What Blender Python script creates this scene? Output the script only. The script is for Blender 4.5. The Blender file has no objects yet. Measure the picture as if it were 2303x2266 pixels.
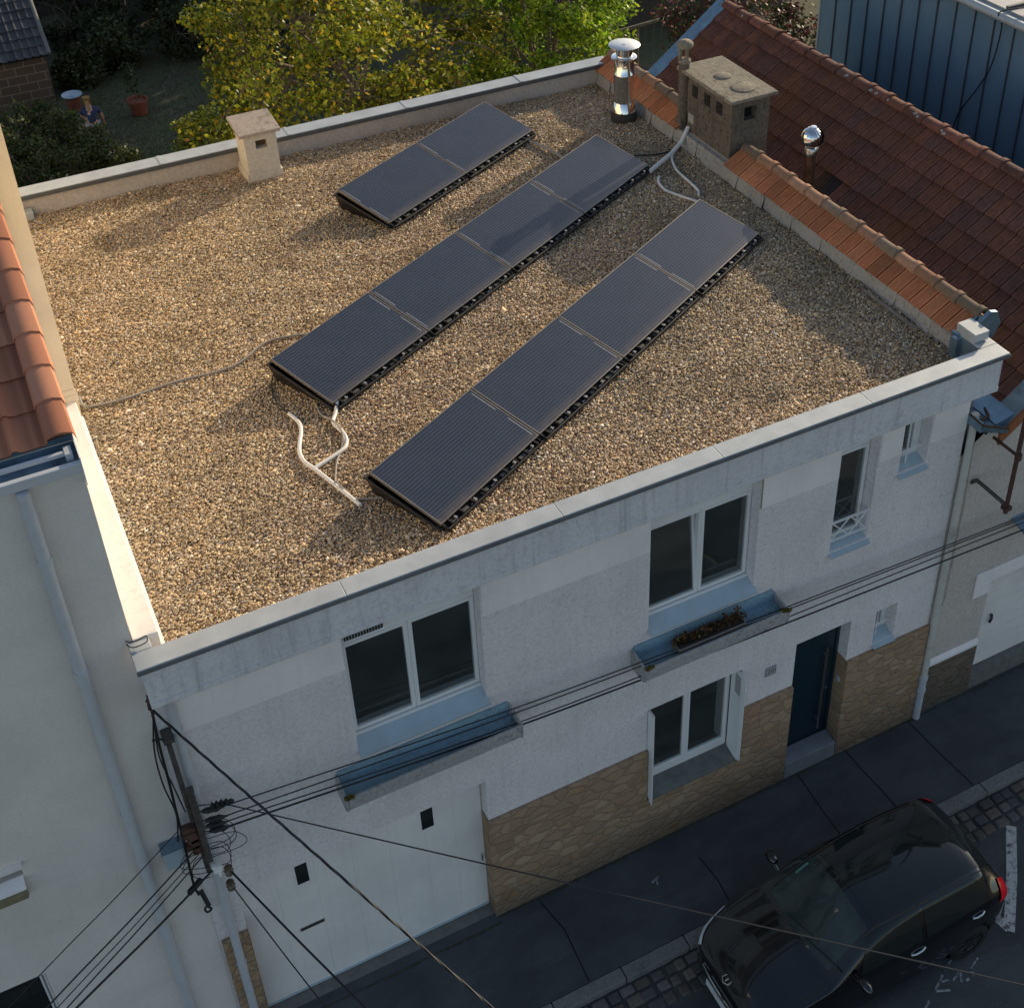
import bpy, bmesh, math, random
import numpy as np
from math import sin, cos, pi, radians, sqrt, atan2
from mathutils import Vector, Matrix, Euler
random.seed(7); rng = np.random.default_rng(7)
SC = bpy.context.scene
COL = SC.collection

# ------------------------------------------------------------------ materials
MATS = {}
def nodes_of(name):
    m = bpy.data.materials.new(name); m.use_nodes = True
    nt = m.node_tree
    b = nt.nodes["Principled BSDF"]
    return m, nt, b
def N(nt, t, **kw):
    n = nt.nodes.new(t)
    for k, v in kw.items():
        if k in n.inputs: n.inputs[k].default_value = v
        else: setattr(n, k, v)
    return n
def c4(c): return (c[0], c[1], c[2], 1)
def coords(nt, scale=(1, 1, 1), rot=(0, 0, 0), src='Object'):
    tc = nt.nodes.new('ShaderNodeTexCoord'); mp = nt.nodes.new('ShaderNodeMapping')
    mp.inputs['Scale'].default_value = scale; mp.inputs['Rotation'].default_value = rot
    nt.links.new(tc.outputs[src], mp.inputs['Vector']); return mp.outputs['Vector']
def ramp(nt, fac, stops):
    r = nt.nodes.new('ShaderNodeValToRGB'); e = r.color_ramp.elements
    while len(e) > 1: e.remove(e[-1])
    e[0].position = stops[0][0]; e[0].color = c4(stops[0][1])
    for p, c in stops[1:]:
        x = e.new(p); x.color = c4(c)
    nt.links.new(fac, r.inputs['Fac']); return r.outputs['Color']
def mixc(nt, fac, a, b, mode='MIX'):
    m = nt.nodes.new('ShaderNodeMix'); m.data_type = 'RGBA'; m.blend_type = mode
    for s, v in ((m.inputs[0], fac), (m.inputs[6], a), (m.inputs[7], b)):
        if hasattr(v, 'node'): nt.links.new(v, s)
        elif isinstance(v, (tuple, list)): s.default_value = c4(v)
        else: s.default_value = v
    return m.outputs[2]
def noise(nt, vec, scale, detail=4, rough=.6, dist=0.0):
    n = N(nt, 'ShaderNodeTexNoise', Scale=scale, Detail=detail, Roughness=rough, Distortion=dist)
    nt.links.new(vec, n.inputs['Vector']); return n.outputs['Fac']
def thr(nt, v, lo, hi):
    m = N(nt, 'ShaderNodeMapRange'); m.inputs['From Min'].default_value = lo; m.inputs['From Max'].default_value = hi
    nt.links.new(v, m.inputs['Value']); return m.outputs['Result']
def mul(nt, a, b):
    m = nt.nodes.new('ShaderNodeMath'); m.operation = 'MULTIPLY'
    for s, v in ((m.inputs[0], a), (m.inputs[1], b)):
        if hasattr(v, 'node'): nt.links.new(v, s)
        else: s.default_value = v
    return m.outputs[0]
def bump(nt, b, h, strength=.3, dist=.01):
    n = N(nt, 'ShaderNodeBump', Strength=strength, Distance=dist)
    nt.links.new(h, n.inputs['Height']); nt.links.new(n.outputs['Normal'], b.inputs['Normal'])
def setc(nt, b, col):
    if hasattr(col, 'node'): nt.links.new(col, b.inputs['Base Color'])
    else: b.inputs['Base Color'].default_value = c4(col)

def simple(name, col, rough=.6, metal=0, var=.18, scale=6, bmp=0, bscale=60, spec=.5, dirt=None, dscale=1.2, dlo=.5, dhi=.8):
    if name in MATS: return MATS[name]
    m, nt, b = nodes_of(name); v = coords(nt)
    a = tuple(max(0, x * (1 - var)) for x in col); d = tuple(min(1, x * (1 + var)) for x in col)
    c = ramp(nt, noise(nt, v, scale), [(.3, a), (.7, d)])
    if dirt: c = mixc(nt, thr(nt, noise(nt, v, dscale, 6, .7), dlo, dhi), c, dirt)
    setc(nt, b, c)
    b.inputs['Roughness'].default_value = rough; b.inputs['Metallic'].default_value = metal
    b.inputs['Specular IOR Level'].default_value = spec
    if bmp: bump(nt, b, noise(nt, v, bscale, 5, .7), bmp, .01)
    MATS[name] = m; return m

def plaster(name, col, speck=(.3, .3, .3), sp=.35, streak=.35, stain=(.33, .34, .36), rough=.85, bmp=.5, bscale=45, speckscale=26, base_dirt=False, grain=22, gamt=.35, crack=0):
    if name in MATS: return MATS[name]
    m, nt, b = nodes_of(name); v = coords(nt)
    lo = tuple(x * .9 for x in col); hi = tuple(min(1, x * 1.06) for x in col)
    c = ramp(nt, noise(nt, v, 1.3, 5, .6), [(.3, lo), (.7, hi)])
    vs = coords(nt, (7, 7, .35))
    st = thr(nt, noise(nt, vs, 1.6, 6, .65), .52, .85)
    c = mixc(nt, mul(nt, st, streak), c, stain)
    g_ = noise(nt, v, grain, 3, .8)
    c = mixc(nt, mul(nt, thr(nt, g_, .44, .60), gamt), c, tuple(x * .55 for x in col))
    f = thr(nt, noise(nt, v, speckscale, 4, .72), .53, .60)
    big = thr(nt, noise(nt, v, 1.1, 3, .6), .3, .75)
    c = mixc(nt, mul(nt, mul(nt, f, big), sp * 1.7), c, speck)
    if crack:
        nz = N(nt, 'ShaderNodeTexNoise', Scale=2.5, Detail=5); nt.links.new(v, nz.inputs['Vector'])
        vm = N(nt, 'ShaderNodeVectorMath', operation='MULTIPLY_ADD'); nt.links.new(nz.outputs['Color'], vm.inputs[0]); vm.inputs[1].default_value = (.5, .5, .5); nt.links.new(v, vm.inputs[2])
        vo = N(nt, 'ShaderNodeTexVoronoi', feature='DISTANCE_TO_EDGE', Scale=.85); nt.links.new(vm.outputs[0], vo.inputs['Vector'])
        c = mixc(nt, mul(nt, mul(nt, thr(nt, vo.outputs['Distance'], .007, .002), thr(nt, noise(nt, v, .7, 2, .5), .5, .56)), crack), c, (.2, .2, .21))
    if base_dirt:
        sx = N(nt, 'ShaderNodeSeparateXYZ'); nt.links.new(v, sx.inputs[0])
        c = mixc(nt, mul(nt, thr(nt, sx.outputs['Z'], 1.2, -.1), .5), c, (.2, .19, .17))
    setc(nt, b, c); b.inputs['Roughness'].default_value = rough; b.inputs['Specular IOR Level'].default_value = .25
    bump(nt, b, noise(nt, v, bscale, 4, .7), bmp, .008)
    MATS[name] = m; return m

def stone_mat(name, cols, mortar, size=3.2, yz=1.9, axis='xz'):
    m, nt, b = nodes_of(name)
    v = coords(nt, (size, size * .3, size * yz))
    nz = N(nt, 'ShaderNodeTexNoise', Scale=1.1, Detail=2); nt.links.new(v, nz.inputs['Vector'])
    vm = N(nt, 'ShaderNodeVectorMath', operation='MULTIPLY_ADD'); nt.links.new(nz.outputs['Color'], vm.inputs[0])
    vm.inputs[1].default_value = (.7, .3, .7); nt.links.new(v, vm.inputs[2])
    vo = N(nt, 'ShaderNodeTexVoronoi', feature='DISTANCE_TO_EDGE', Scale=1); nt.links.new(vm.outputs[0], vo.inputs['Vector'])
    vc = N(nt, 'ShaderNodeTexVoronoi', feature='F1', Scale=1); nt.links.new(vm.outputs[0], vc.inputs['Vector'])
    sx = N(nt, 'ShaderNodeSeparateColor'); nt.links.new(vc.outputs['Color'], sx.inputs[0])
    c = ramp(nt, sx.outputs[0], [(i / (len(cols) - 1), k) for i, k in enumerate(cols)])
    c = mixc(nt, mul(nt, noise(nt, coords(nt), 14, 6, .7), .55), c, (.16, .12, .08))
    c = mixc(nt, thr(nt, noise(nt, coords(nt), 1.7, 4, .7), .58, .75), c, (.36, .2, .07))
    mm = mul(nt, thr(nt, vo.outputs['Distance'], .07, .015), .85)
    c = mixc(nt, mm, c, mortar)
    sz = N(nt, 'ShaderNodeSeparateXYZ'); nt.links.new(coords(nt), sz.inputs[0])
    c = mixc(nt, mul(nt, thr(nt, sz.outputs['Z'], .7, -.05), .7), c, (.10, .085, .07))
    setc(nt, b, c); b.inputs['Roughness'].default_value = .9; b.inputs['Specular IOR Level'].default_value = .2
    h = N(nt, 'ShaderNodeMath', operation='MINIMUM'); nt.links.new(vo.outputs['Distance'], h.inputs[0]); h.inputs[1].default_value = .12
    h2 = N(nt, 'ShaderNodeMath', operation='MULTIPLY_ADD'); nt.links.new(noise(nt, coords(nt), 25, 5, .7), h2.inputs[0]); h2.inputs[1].default_value = .06; nt.links.new(h.outputs[0], h2.inputs[2])
    bump(nt, b, h2.outputs[0], .9, .12)
    MATS[name] = m; return m

def attr_mat(name, rough=.8, metal=0, spec=.3, noise_scale=20, amt=.35, dark=(.05, .04, .03), bmp=.3, trans=0, lowscale=0, lowcol=(.2, .2, .2), lowamt=.4):
    if name in MATS: return MATS[name]
    m, nt, b = nodes_of(name); v = coords(nt)
    a = N(nt, 'ShaderNodeAttribute', attribute_name='Col')
    c = a.outputs['Color']
    if amt: c = mixc(nt, mul(nt, thr(nt, noise(nt, v, noise_scale, 5, .7), .4, .75), amt), c, dark)
    if lowscale: c = mixc(nt, mul(nt, thr(nt, noise(nt, v, lowscale, 5, .65), .48, .72), lowamt), c, lowcol)
    setc(nt, b, c); b.inputs['Roughness'].default_value = rough; b.inputs['Specular IOR Level'].default_value = spec
    b.inputs['Metallic'].default_value = metal
    if bmp: bump(nt, b, noise(nt, v, noise_scale * 2, 4, .7), bmp, .006)
    if trans:
        tr = N(nt, 'ShaderNodeBsdfTranslucent'); nt.links.new(c, tr.inputs['Color'])
        mx = N(nt, 'ShaderNodeMixShader', Fac=trans)
        nt.links.new(b.outputs[0], mx.inputs[1]); nt.links.new(tr.outputs[0], mx.inputs[2])
        nt.links.new(mx.outputs[0], nt.nodes['Material Output'].inputs['Surface'])
    MATS[name] = m; return m

def window_glass(name, tint=(.9, .95, .95), rough=.01, fac=.14):
    if name in MATS: return MATS[name]
    m, nt, b = nodes_of(name)
    g = N(nt, 'ShaderNodeBsdfGlossy', Roughness=rough, Color=(1, 1, 1, 1)); t = N(nt, 'ShaderNodeBsdfTransparent', Color=c4(tint))
    fr = N(nt, 'ShaderNodeFresnel', IOR=1.5)
    f2 = N(nt, 'ShaderNodeMath', operation='MULTIPLY'); f2.inputs[1].default_value = 2.2; nt.links.new(fr.outputs[0], f2.inputs[0])
    mx = N(nt, 'ShaderNodeMixShader'); nt.links.new(f2.outputs[0], mx.inputs['Fac'])
    nt.links.new(t.outputs[0], mx.inputs[1]); nt.links.new(g.outputs[0], mx.inputs[2])
    du = N(nt, 'ShaderNodeBsdfDiffuse', Color=(.62, .66, .64, 1)); m2 = N(nt, 'ShaderNodeMixShader'); nt.links.new(mul(nt, noise(nt, coords(nt), 1.5, 4, .6), .045), m2.inputs['Fac'])  # thin diffuse haze mixed in to lift the dark panes
    nt.links.new(mx.outputs[0], m2.inputs[1]); nt.links.new(du.outputs[0], m2.inputs[2])
    nt.links.new(m2.outputs[0], nt.nodes['Material Output'].inputs['Surface'])
    MATS[name] = m; return m

def asphalt(name, base, spk=.5):
    m, nt, b = nodes_of(name); v = coords(nt)
    c = ramp(nt, noise(nt, v, 1.1, 5, .65), [(.3, tuple(x * .75 for x in base)), (.7, tuple(x * 1.25 for x in base))])
    c = mixc(nt, mul(nt, thr(nt, noise(nt, v, 48, 3, .7), .52, .72), spk), c, tuple(x * 2.1 for x in base))
    c = mixc(nt, mul(nt, thr(nt, noise(nt, coords(nt, (.5, 1.6, 1)), 1.7, 3, .5), .5, .56), .28), c, tuple(x * .55 for x in base))
    c = mixc(nt, mul(nt, thr(nt, noise(nt, v, 2.6, 6, .75), .55, .8), .5), c, tuple(x * .5 for x in base))
    setc(nt, b, c); b.inputs['Roughness'].default_value = .85; b.inputs['Specular IOR Level'].default_value = .3
    bump(nt, b, noise(nt, v, 110, 3, .6), .5, .006)
    MATS[name] = m; return m

M_wall = plaster('rough_white_plaster', (.86, .80, .795), speck=(.33, .33, .36), sp=.20, streak=.26, speckscale=15, grain=24, gamt=.32, crack=.16, bscale=38)
M_smooth = plaster('smooth_plaster_band', (.94, .89, .865), sp=.05, streak=.15, bmp=.1, gamt=.06)
M_fascia = plaster('weathered_concrete_fascia', (.74, .725, .745), speck=(.36, .37, .40), sp=.18, streak=.75, stain=(.25, .26, .28), bmp=.25, speckscale=11, gamt=.22, crack=.35)
M_planter = plaster('speckled_planter_concrete', (.46, .44, .43), speck=(.09, .09, .095), sp=.45, streak=.4, bmp=.6, speckscale=17, gamt=.5)
M_trough = plaster('planter_trough_inside', (.28, .42, .50), speck=(.12, .13, .12), sp=.5, streak=.3, bmp=.4)  # skylight's blue on the lining put into its colour
M_white = simple('white_pvc', (.82, .82, .82), .35, var=.03, scale=3)
M_garage = plaster('white_painted_panel', (.86, .825, .79), speck=(.5, .48, .45), sp=.05, streak=.3, stain=(.60, .57, .53), rough=.5, bmp=.03, gamt=.05)
M_sill = simple('sky_tinted_sill', (.43, .53, .59), .35, var=.08, scale=4, dirt=(.35, .35, .34), dscale=3, dlo=.6, dhi=.9)  # blue of the reflected sky put into the base colour
M_zinc = simple('weathered_zinc', (.46, .49, .50), .5, .2, var=.12, scale=3, dirt=(.6, .6, .56), dscale=4, dlo=.6, dhi=.85, bmp=.05, bscale=8)
M_zincdark = simple('dark_zinc_edge', (.10, .11, .12), .5, .3, var=.15)
M_zincblue = simple('blue_grey_zinc', (.2, .3, .38), .4, .6, var=.2, scale=5, dirt=(.04, .05, .05), dscale=4, dlo=.55, dhi=.8)
M_para = plaster('parapet_render', (.56, .51, .46), speck=(.3, .26, .22), sp=.3, streak=.35, stain=(.36, .32, .28), bmp=.3, speckscale=20)
M_cream = plaster('cream_side_wall', (.82, .71, .54), sp=.04, streak=.10, stain=(.6, .53, .42), bmp=.1, gamt=.05)
M_ledge = plaster('white_party_ledge', (.86, .82, .77), sp=.12, streak=.05, stain=(.7, .66, .6), bmp=.1, speckscale=10, gamt=.06)
M_leftwall = plaster('grey_white_render', (.80, .735, .68), speck=(.42, .4, .38), sp=.06, streak=.2, stain=(.47, .44, .41), bmp=.25, bscale=60, gamt=.12, grain=30, crack=.07)
M_pinkwall = plaster('cream_roughcast', (.66, .585, .53), speck=(.3, .25, .21), sp=.25, streak=.3, stain=(.42, .33, .27), bmp=.6, speckscale=16, gamt=.35)
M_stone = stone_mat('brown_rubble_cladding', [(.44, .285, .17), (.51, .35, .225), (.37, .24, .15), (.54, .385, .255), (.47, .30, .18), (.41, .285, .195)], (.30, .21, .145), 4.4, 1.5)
M_plinth = stone_mat('brown_plinth_stone', [(.16, .125, .095), (.2, .155, .12), (.17, .13, .1)], (.13, .105, .085), 4, 1.8)
M_conc = plaster('lichen_concrete', (.18, .152, .118), speck=(.03, .028, .025), sp=.55, streak=1, stain=(.06, .05, .042), bmp=1, bscale=22, speckscale=14, grain=24, gamt=.7)
M_capc = plaster('lichen_cap', (.32, .28, .21), speck=(.07, .06, .045), sp=.5, streak=.3, stain=(.12, .1, .07), bmp=1, bscale=16, speckscale=6, grain=20, gamt=.7)
M_smallch = plaster('pale_chimney_render', (.66, .61, .53), speck=(.4, .35, .27), sp=.4, streak=.35, stain=(.45, .39, .3), bmp=.4, speckscale=14)
M_smallcap = plaster('small_cap_concrete', (.46, .39, .33), speck=(.14, .105, .08), sp=.5, streak=.3, bmp=.6, speckscale=9)
M_dark = simple('dark_void', (.012, .012, .012), .9)
M_room = simple('room_interior_paint', (.82, .79, .73), .9, var=.1)
M_black = simple('black_plastic', (.018, .018, .018), .5, var=.2)
M_tub = simple('black_recycled_tub', (.007, .007, .007), .55, var=.3, scale=10, bmp=.1)
M_alu = simple('aluminium_clamp', (.55, .53, .5), .35, .8, var=.25, scale=3)
M_frame = simple('anodised_frame', (.20, .185, .165), .4, .5, var=.15)
M_chrome = simple('polished_steel', (.82, .82, .82), .08, 1, var=.02)
M_steel = simple('brushed_steel', (.6, .6, .58), .28, 1, var=.06)
M_conduit = simple('white_conduit', (.78, .76, .72), .45, var=.05, dirt=(.5, .45, .38), dscale=8, dlo=.6, dhi=.9)
M_gcable = simple('grey_cable', (.30, .28, .25), .6, var=.1)
M_bcable = simple('black_cable', (.015, .015, .017), .5)
M_pipe = simple('grey_downpipe', (.55, .57, .6), .45, var=.06, dirt=(.36, .36, .36), dscale=3, dlo=.6, dhi=.9)
M_pipec = simple('cream_downpipe', (.6, .57, .52), .5, var=.08, dirt=(.3, .24, .18), dscale=2.5, dlo=.52, dhi=.8)
M_rust = simple('rusty_steel', (.10, .05, .035), .8, .2, var=.4, scale=14, bmp=.3)
M_pole = simple('dark_galvanised_pole', (.10, .085, .075), .6, .3, var=.4, scale=12)
M_asph = asphalt('road_asphalt', (.075, .077, .078))
M_pave = asphalt('pavement_asphalt', (.072, .076, .08), .4)
M_kerb = simple('granite_kerb', (.19, .185, .175), .8, var=.25, scale=30, bmp=.4, bscale=60, dirt=(.08, .08, .075), dscale=3)
M_paint = simple('worn_road_paint', (.55, .55, .53), .7, var=.15, scale=20, dirt=(.10, .10, .105), dscale=14, dlo=.5, dhi=.62)
M_chalk = simple('faded_survey_paint', (.38, .39, .40), .8, var=.2, scale=20, dirt=(.09, .09, .095), dscale=18, dlo=.45, dhi=.6)
M_crack = simple('pavement_crack', (.008, .009, .009), .9)
M_thresh = simple('concrete_threshold', (.16, .155, .14), .85, var=.2, scale=8, bmp=.3)
M_step = simple('blue_grey_step', (.22, .24, .26), .6, var=.15, scale=5)
M_door = simple('dark_petrol_door', (.008, .028, .042), .35, var=.1)
M_moss = simple('moss', (.05, .05, .03), .95, var=.4, scale=20)
M_flash = plaster('cement_flashing', (.45, .43, .39), speck=(.2, .19, .17), sp=.6, streak=.3, bmp=.6, speckscale=18)
M_terra = attr_mat('terracotta_tiles', .85, spec=.2, noise_scale=9, amt=.35, dark=(.14, .06, .035), bmp=.5, lowscale=1.4, lowcol=(.17, .13, .08), lowamt=.4)
M_oldtile = attr_mat('old_red_tiles', .85, spec=.25, noise_scale=11, amt=.7, dark=(.045, .03, .028), bmp=.8, lowscale=1.1, lowcol=(.20, .085, .03), lowamt=.6)
M_ridge = attr_mat('lichen_ridge_tiles', .9, spec=.15, noise_scale=12, amt=.55, dark=(.09, .075, .04), bmp=.7, lowscale=3, lowcol=(.2, .17, .1), lowamt=.5)
M_salmon = attr_mat('salmon_tiles', .8, spec=.2, noise_scale=30, amt=.2, dark=(.3, .13, .08), bmp=.2)
M_slate = attr_mat('dark_shed_tiles', .85, spec=.2, noise_scale=9, amt=.5, dark=(.02, .02, .02), bmp=.4)
M_stonecol = attr_mat('gravel_stones', .75, spec=.3, noise_scale=60, amt=.25, dark=(.1, .08, .06), bmp=0, lowscale=.9, lowcol=(.22, .17, .11), lowamt=.55)
M_gbase = simple('gravel_bed', (.30, .22, .14), .95, var=.4, scale=40)
M_leaf = attr_mat('leaves', .5, spec=.35, amt=0, bmp=0, trans=.35)
M_bark = simple('bark', (.17, .135, .10), .9, var=.35, scale=14, bmp=.6, bscale=30)
M_soil = simple('garden_ground', (.10, .088, .055), .95, var=.35, scale=2.5, dirt=(.085, .10, .045), dscale=.9, dlo=.4, dhi=.62, bmp=.6, bscale=25)
M_cell = None
def solar_mat():
    m, nt, b = nodes_of('solar_glass'); v = coords(nt)
    sx = N(nt, 'ShaderNodeSeparateXYZ'); nt.links.new(v, sx.inputs[0])
    y = N(nt, 'ShaderNodeMath', operation='MULTIPLY'); nt.links.new(sx.outputs['Y'], y.inputs[0]); y.inputs[1].default_value = 24.5
    fr = N(nt, 'ShaderNodeMath', operation='PINGPONG'); nt.links.new(y.outputs[0], fr.inputs[0]); fr.inputs[1].default_value = .5
    line = thr(nt, fr.outputs[0], .06, .02)
    x = N(nt, 'ShaderNodeMath', operation='MULTIPLY'); nt.links.new(sx.outputs['X'], x.inputs[0]); x.inputs[1].default_value = 6.35
    fx = N(nt, 'ShaderNodeMath', operation='PINGPONG'); nt.links.new(x.outputs[0], fx.inputs[0]); fx.inputs[1].default_value = .5
    cell = thr(nt, fx.outputs[0], .02, .008)
    c = ramp(nt, noise(nt, v, 2.2, 3, .6), [(.3, (.020, .027, .046)), (.7, (.029, .037, .058))])
    c = mixc(nt, mul(nt, cell, .6), c, (.012, .012, .016))
    c = mixc(nt, mul(nt, line, .45), c, (.30, .30, .30))
    # dust gathered towards the low edge
    d = thr(nt, sx.outputs['Y'], -.36, -.5)
    c = mixc(nt, mul(nt, mul(nt, d, noise(nt, v, 6, 4, .7)), .7), c, (.22, .17, .12))
    setc(nt, b, c); b.inputs['Roughness'].default_value = .2; b.inputs['Specular IOR Level'].default_value = .75
    MATS['solar_glass'] = m; return m
M_cell = solar_mat()
def car_paint():
    m, nt, b = nodes_of('black_car_paint'); v = coords(nt)
    setc(nt, b, (.002, .002, .003)); b.inputs['Roughness'].default_value = .2; b.inputs['Coat Weight'].default_value = 1; b.inputs['Coat Roughness'].default_value = .03; b.inputs['Coat IOR'].default_value = 1.5
    MATS['carpaint'] = m; return m
M_car = car_paint()
M_carglass = simple('dark_car_glass', (.018, .022, .021), .04, var=.05)
M_tyre = simple('tyre_rubber', (.012, .012, .012), .8)
M_red = simple('red_lamp_lens', (.8, .01, .02), .15, var=.1)
M_lens = simple('sky_lit_lens', (.72, .77, .82), .12, .15, var=.25, scale=9)  # sky reflection put into the pale lens colour
def zinc_clad():
    m, nt, b = nodes_of('zinc_cladding'); v = coords(nt)
    c = ramp(nt, noise(nt, v, .8, 3, .6), [(.3, (.15, .255, .35)), (.7, (.19, .30, .39))]); setc(nt, b, c)
    b.inputs['Roughness'].default_value = .42; b.inputs['Metallic'].default_value = .1
    MATS['zinc_cladding'] = m; return m
M_clad = zinc_clad()
M_glass = window_glass('window_pane_glass')

# ------------------------------------------------------------------ mesh builder
class MB:
    def __init__(s): s.v = []; s.f = []; s.c = []; s.col = None
    def add(s, vs, fs, col=None):
        o = len(s.v); s.v += [tuple(map(float, p)) for p in vs]; s.f += [tuple(i + o for i in f) for f in fs]
        s.c += [col if col is not None else (1, 1, 1)] * len(vs); return s
    def box(s, x0, x1, y0, y1, z0, z1, col=None):
        vs = [(x, y, z) for z in (z0, z1) for y in (y0, y1) for x in (x0, x1)]
        return s.add(vs, [(0, 2, 3, 1), (4, 5, 7, 6), (0, 1, 5, 4), (2, 6, 7, 3), (0, 4, 6, 2), (1, 3, 7, 5)], col)
    def obox(s, M, sx, sy, sz, col=None):
        vs = [M @ Vector((x, y, z)) for z in (-sz / 2, sz / 2) for y in (-sy / 2, sy / 2) for x in (-sx / 2, sx / 2)]
        return s.add(vs, [(0, 2, 3, 1), (4, 5, 7, 6), (0, 1, 5, 4), (2, 6, 7, 3), (0, 4, 6, 2), (1, 3, 7, 5)], col)
    def quad(s, a, b, c, d, col=None): return s.add([a, b, c, d], [(0, 1, 2, 3)], col)
    def poly(s, pts, col=None): return s.add(pts, [tuple(range(len(pts)))], col)
    def prism(s, pts, d, col=None):
        """closed polygon pts (3d) extruded by vector d"""
        n = len(pts); q = [tuple(Vector(p) + Vector(d)) for p in pts]
        return s.add(list(pts) + q, [tuple(range(n))[::-1], tuple(range(n, 2 * n))] + [(i, (i + 1) % n, n + (i + 1) % n, n + i) for i in range(n)], col)
    def tube(s, pts, r, n=8, col=None, cap=True):
        pts = [Vector(p) for p in pts]; rs = r if isinstance(r, (list, tuple)) else [r] * len(pts)
        vs = []; fs = []; up = None
        for i, p in enumerate(pts):
            t = (pts[min(i + 1, len(pts) - 1)] - pts[max(i - 1, 0)]).normalized()
            if up is None:
                up = Vector((0, 0, 1)) if abs(t.z) < .9 else Vector((1, 0, 0))
            a = t.cross(up)
            if a.length < 1e-4: a = t.cross(Vector((0, 1, 0)))
            a.normalize(); b = a.cross(t).normalized(); up = b
            for k in range(n):
                an = 2 * pi * k / n; vs.append(p + (a * cos(an) + b * sin(an)) * rs[i])
        for i in range(len(pts) - 1):
            for k in range(n):
                fs.append((i * n + k, i * n + (k + 1) % n, (i + 1) * n + (k + 1) % n, (i + 1) * n + k))
        if cap: fs.append(tuple(range(n))); fs.append(tuple(range((len(pts) - 1) * n, len(pts) * n))[::-1])
        return s.add(vs, fs, col)
    def lathe(s, c, prof, n=20, col=None):
        vs = []; fs = []
        for r, z in prof:
            for k in range(n): vs.append((c[0] + r * cos(2 * pi * k / n), c[1] + r * sin(2 * pi * k / n), c[2] + z))
        for i in range(len(prof) - 1):
            for k in range(n): fs.append((i * n + k, i * n + (k + 1) % n, (i + 1) * n + (k + 1) % n, (i + 1) * n + k))
        if prof[0][0] > 1e-4: fs.append(tuple(range(n))[::-1])
        if prof[-1][0] > 1e-4: fs.append(tuple(range((len(prof) - 1) * n, len(prof) * n)))
        return s.add(vs, fs, col)
    def build(s, name, mat, parent=None, smooth=False, bevel=0, org=None, label=None, bseg=2):
        off = Vector((0, 0, 0))
        if org is None and parent is not None: org = root_loc(parent)
        if org is not None: off = Vector(org)
        me = bpy.data.meshes.new(name)
        me.from_pydata([(p[0] - off.x, p[1] - off.y, p[2] - off.z) for p in s.v], [], s.f)
        me.materials.append(mat)
        if any(c != (1, 1, 1) for c in s.c):
            ca = me.color_attributes.new('Col', 'FLOAT_COLOR', 'POINT')
            ca.data.foreach_set('color', np.array([(c[0], c[1], c[2], 1) for c in s.c], dtype=np.float32).ravel())
        me.update()
        bm = bmesh.new(); bm.from_mesh(me); bmesh.ops.recalc_face_normals(bm, faces=bm.faces); bm.to_mesh(me); bm.free()
        if smooth:
            me.polygons.foreach_set('use_smooth', [True] * len(me.polygons))
        o = bpy.data.objects.new(name, me); COL.objects.link(o)
        if parent is not None: o.parent = parent
        elif org is not None: o.location = off
        if bevel:
            md = o.modifiers.new('bevel', 'BEVEL'); md.width = bevel; md.segments = bseg; md.limit_method = 'ANGLE'; md.angle_limit = radians(40)
        if smooth and bevel == 0:
            try: me.set_sharp_from_angle(angle=radians(50))
            except Exception: pass
        if label: o['label'] = label
        return o
def root_loc(o):
    p = Vector((0, 0, 0)); q = o
    while q is not None: p += q.location; q = q.parent
    return p
def thing(name, label, cat, loc=(0, 0, 0), group=None, rotz=0):
    o = bpy.data.objects.new(name, None); o.empty_display_size = .2; COL.objects.link(o)
    o.location = loc; o.rotation_euler = (0, 0, rotz); o['label'] = label; o['category'] = cat
    if group: o['group'] = group
    return o
def tag(o, label=None, cat=None, group=None, kind=None):
    if label: o['label'] = label
    if cat: o['category'] = cat
    if group: o['group'] = group
    if kind: o['kind'] = kind
    return o
def smoothpath(pts, sub=6):
    P = [Vector(p) for p in pts]; out = []
    for i in range(len(P) - 1):
        a = P[max(i - 1, 0)]; b = P[i]; c = P[i + 1]; d = P[min(i + 2, len(P) - 1)]
        for k in range(sub):
            t = k / sub
            out.append(.5 * ((2 * b) + (c - a) * t + (2 * a - 5 * b + 4 * c - d) * t * t + (3 * b - a - 3 * c + d) * t ** 3))
    out.append(P[-1]); return out

# ------------------------------------------------------------------ camera, world, sun
PP = dict(f=2536.752, cx=1055.185, cy=633.81, C=(-0.234934, -9.245317, 16.259412), r=(0.9654635, 0.0198655, -0.4749147))
cam = bpy.data.cameras.new('camera'); co = bpy.data.objects.new('camera', cam); COL.objects.link(co)
co.location = PP['C']; co.rotation_euler = PP['r']
cam.sensor_fit = 'HORIZONTAL'; cam.sensor_width = 36; cam.lens = PP['f'] / 1935 * 36
cam.shift_x = (967.5 - PP['cx']) / 1935; cam.shift_y = (PP['cy'] - 952) / 1935
cam.clip_end = 2000; cam.clip_start = .1
SC.camera = co
SUN_EL, SUN_AZ = radians(17.5), radians(25)      # azimuth measured from +X towards +Y
sdir = Vector((cos(SUN_AZ) * cos(SUN_EL), sin(SUN_AZ) * cos(SUN_EL), sin(SUN_EL)))
w = bpy.data.worlds.new('World'); SC.world = w; w.use_nodes = True
wn = w.node_tree; bg = wn.nodes['Background']; sky = wn.nodes.new('ShaderNodeTexSky')
sky.sky_type = 'NISHITA'; sky.sun_disc = False; sky.sun_elevation = SUN_EL; sky.sun_rotation = atan2(sdir.x, sdir.y)
sky.air_density = 1.0; sky.dust_density = 1.0; sky.ozone_density = 1.0
hs = wn.nodes.new('ShaderNodeHueSaturation'); hs.inputs['Saturation'].default_value = .9; wn.links.new(sky.outputs[0], hs.inputs['Color']); wn.links.new(hs.outputs[0], bg.inputs[0]); bg.inputs[1].default_value = .15
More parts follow.
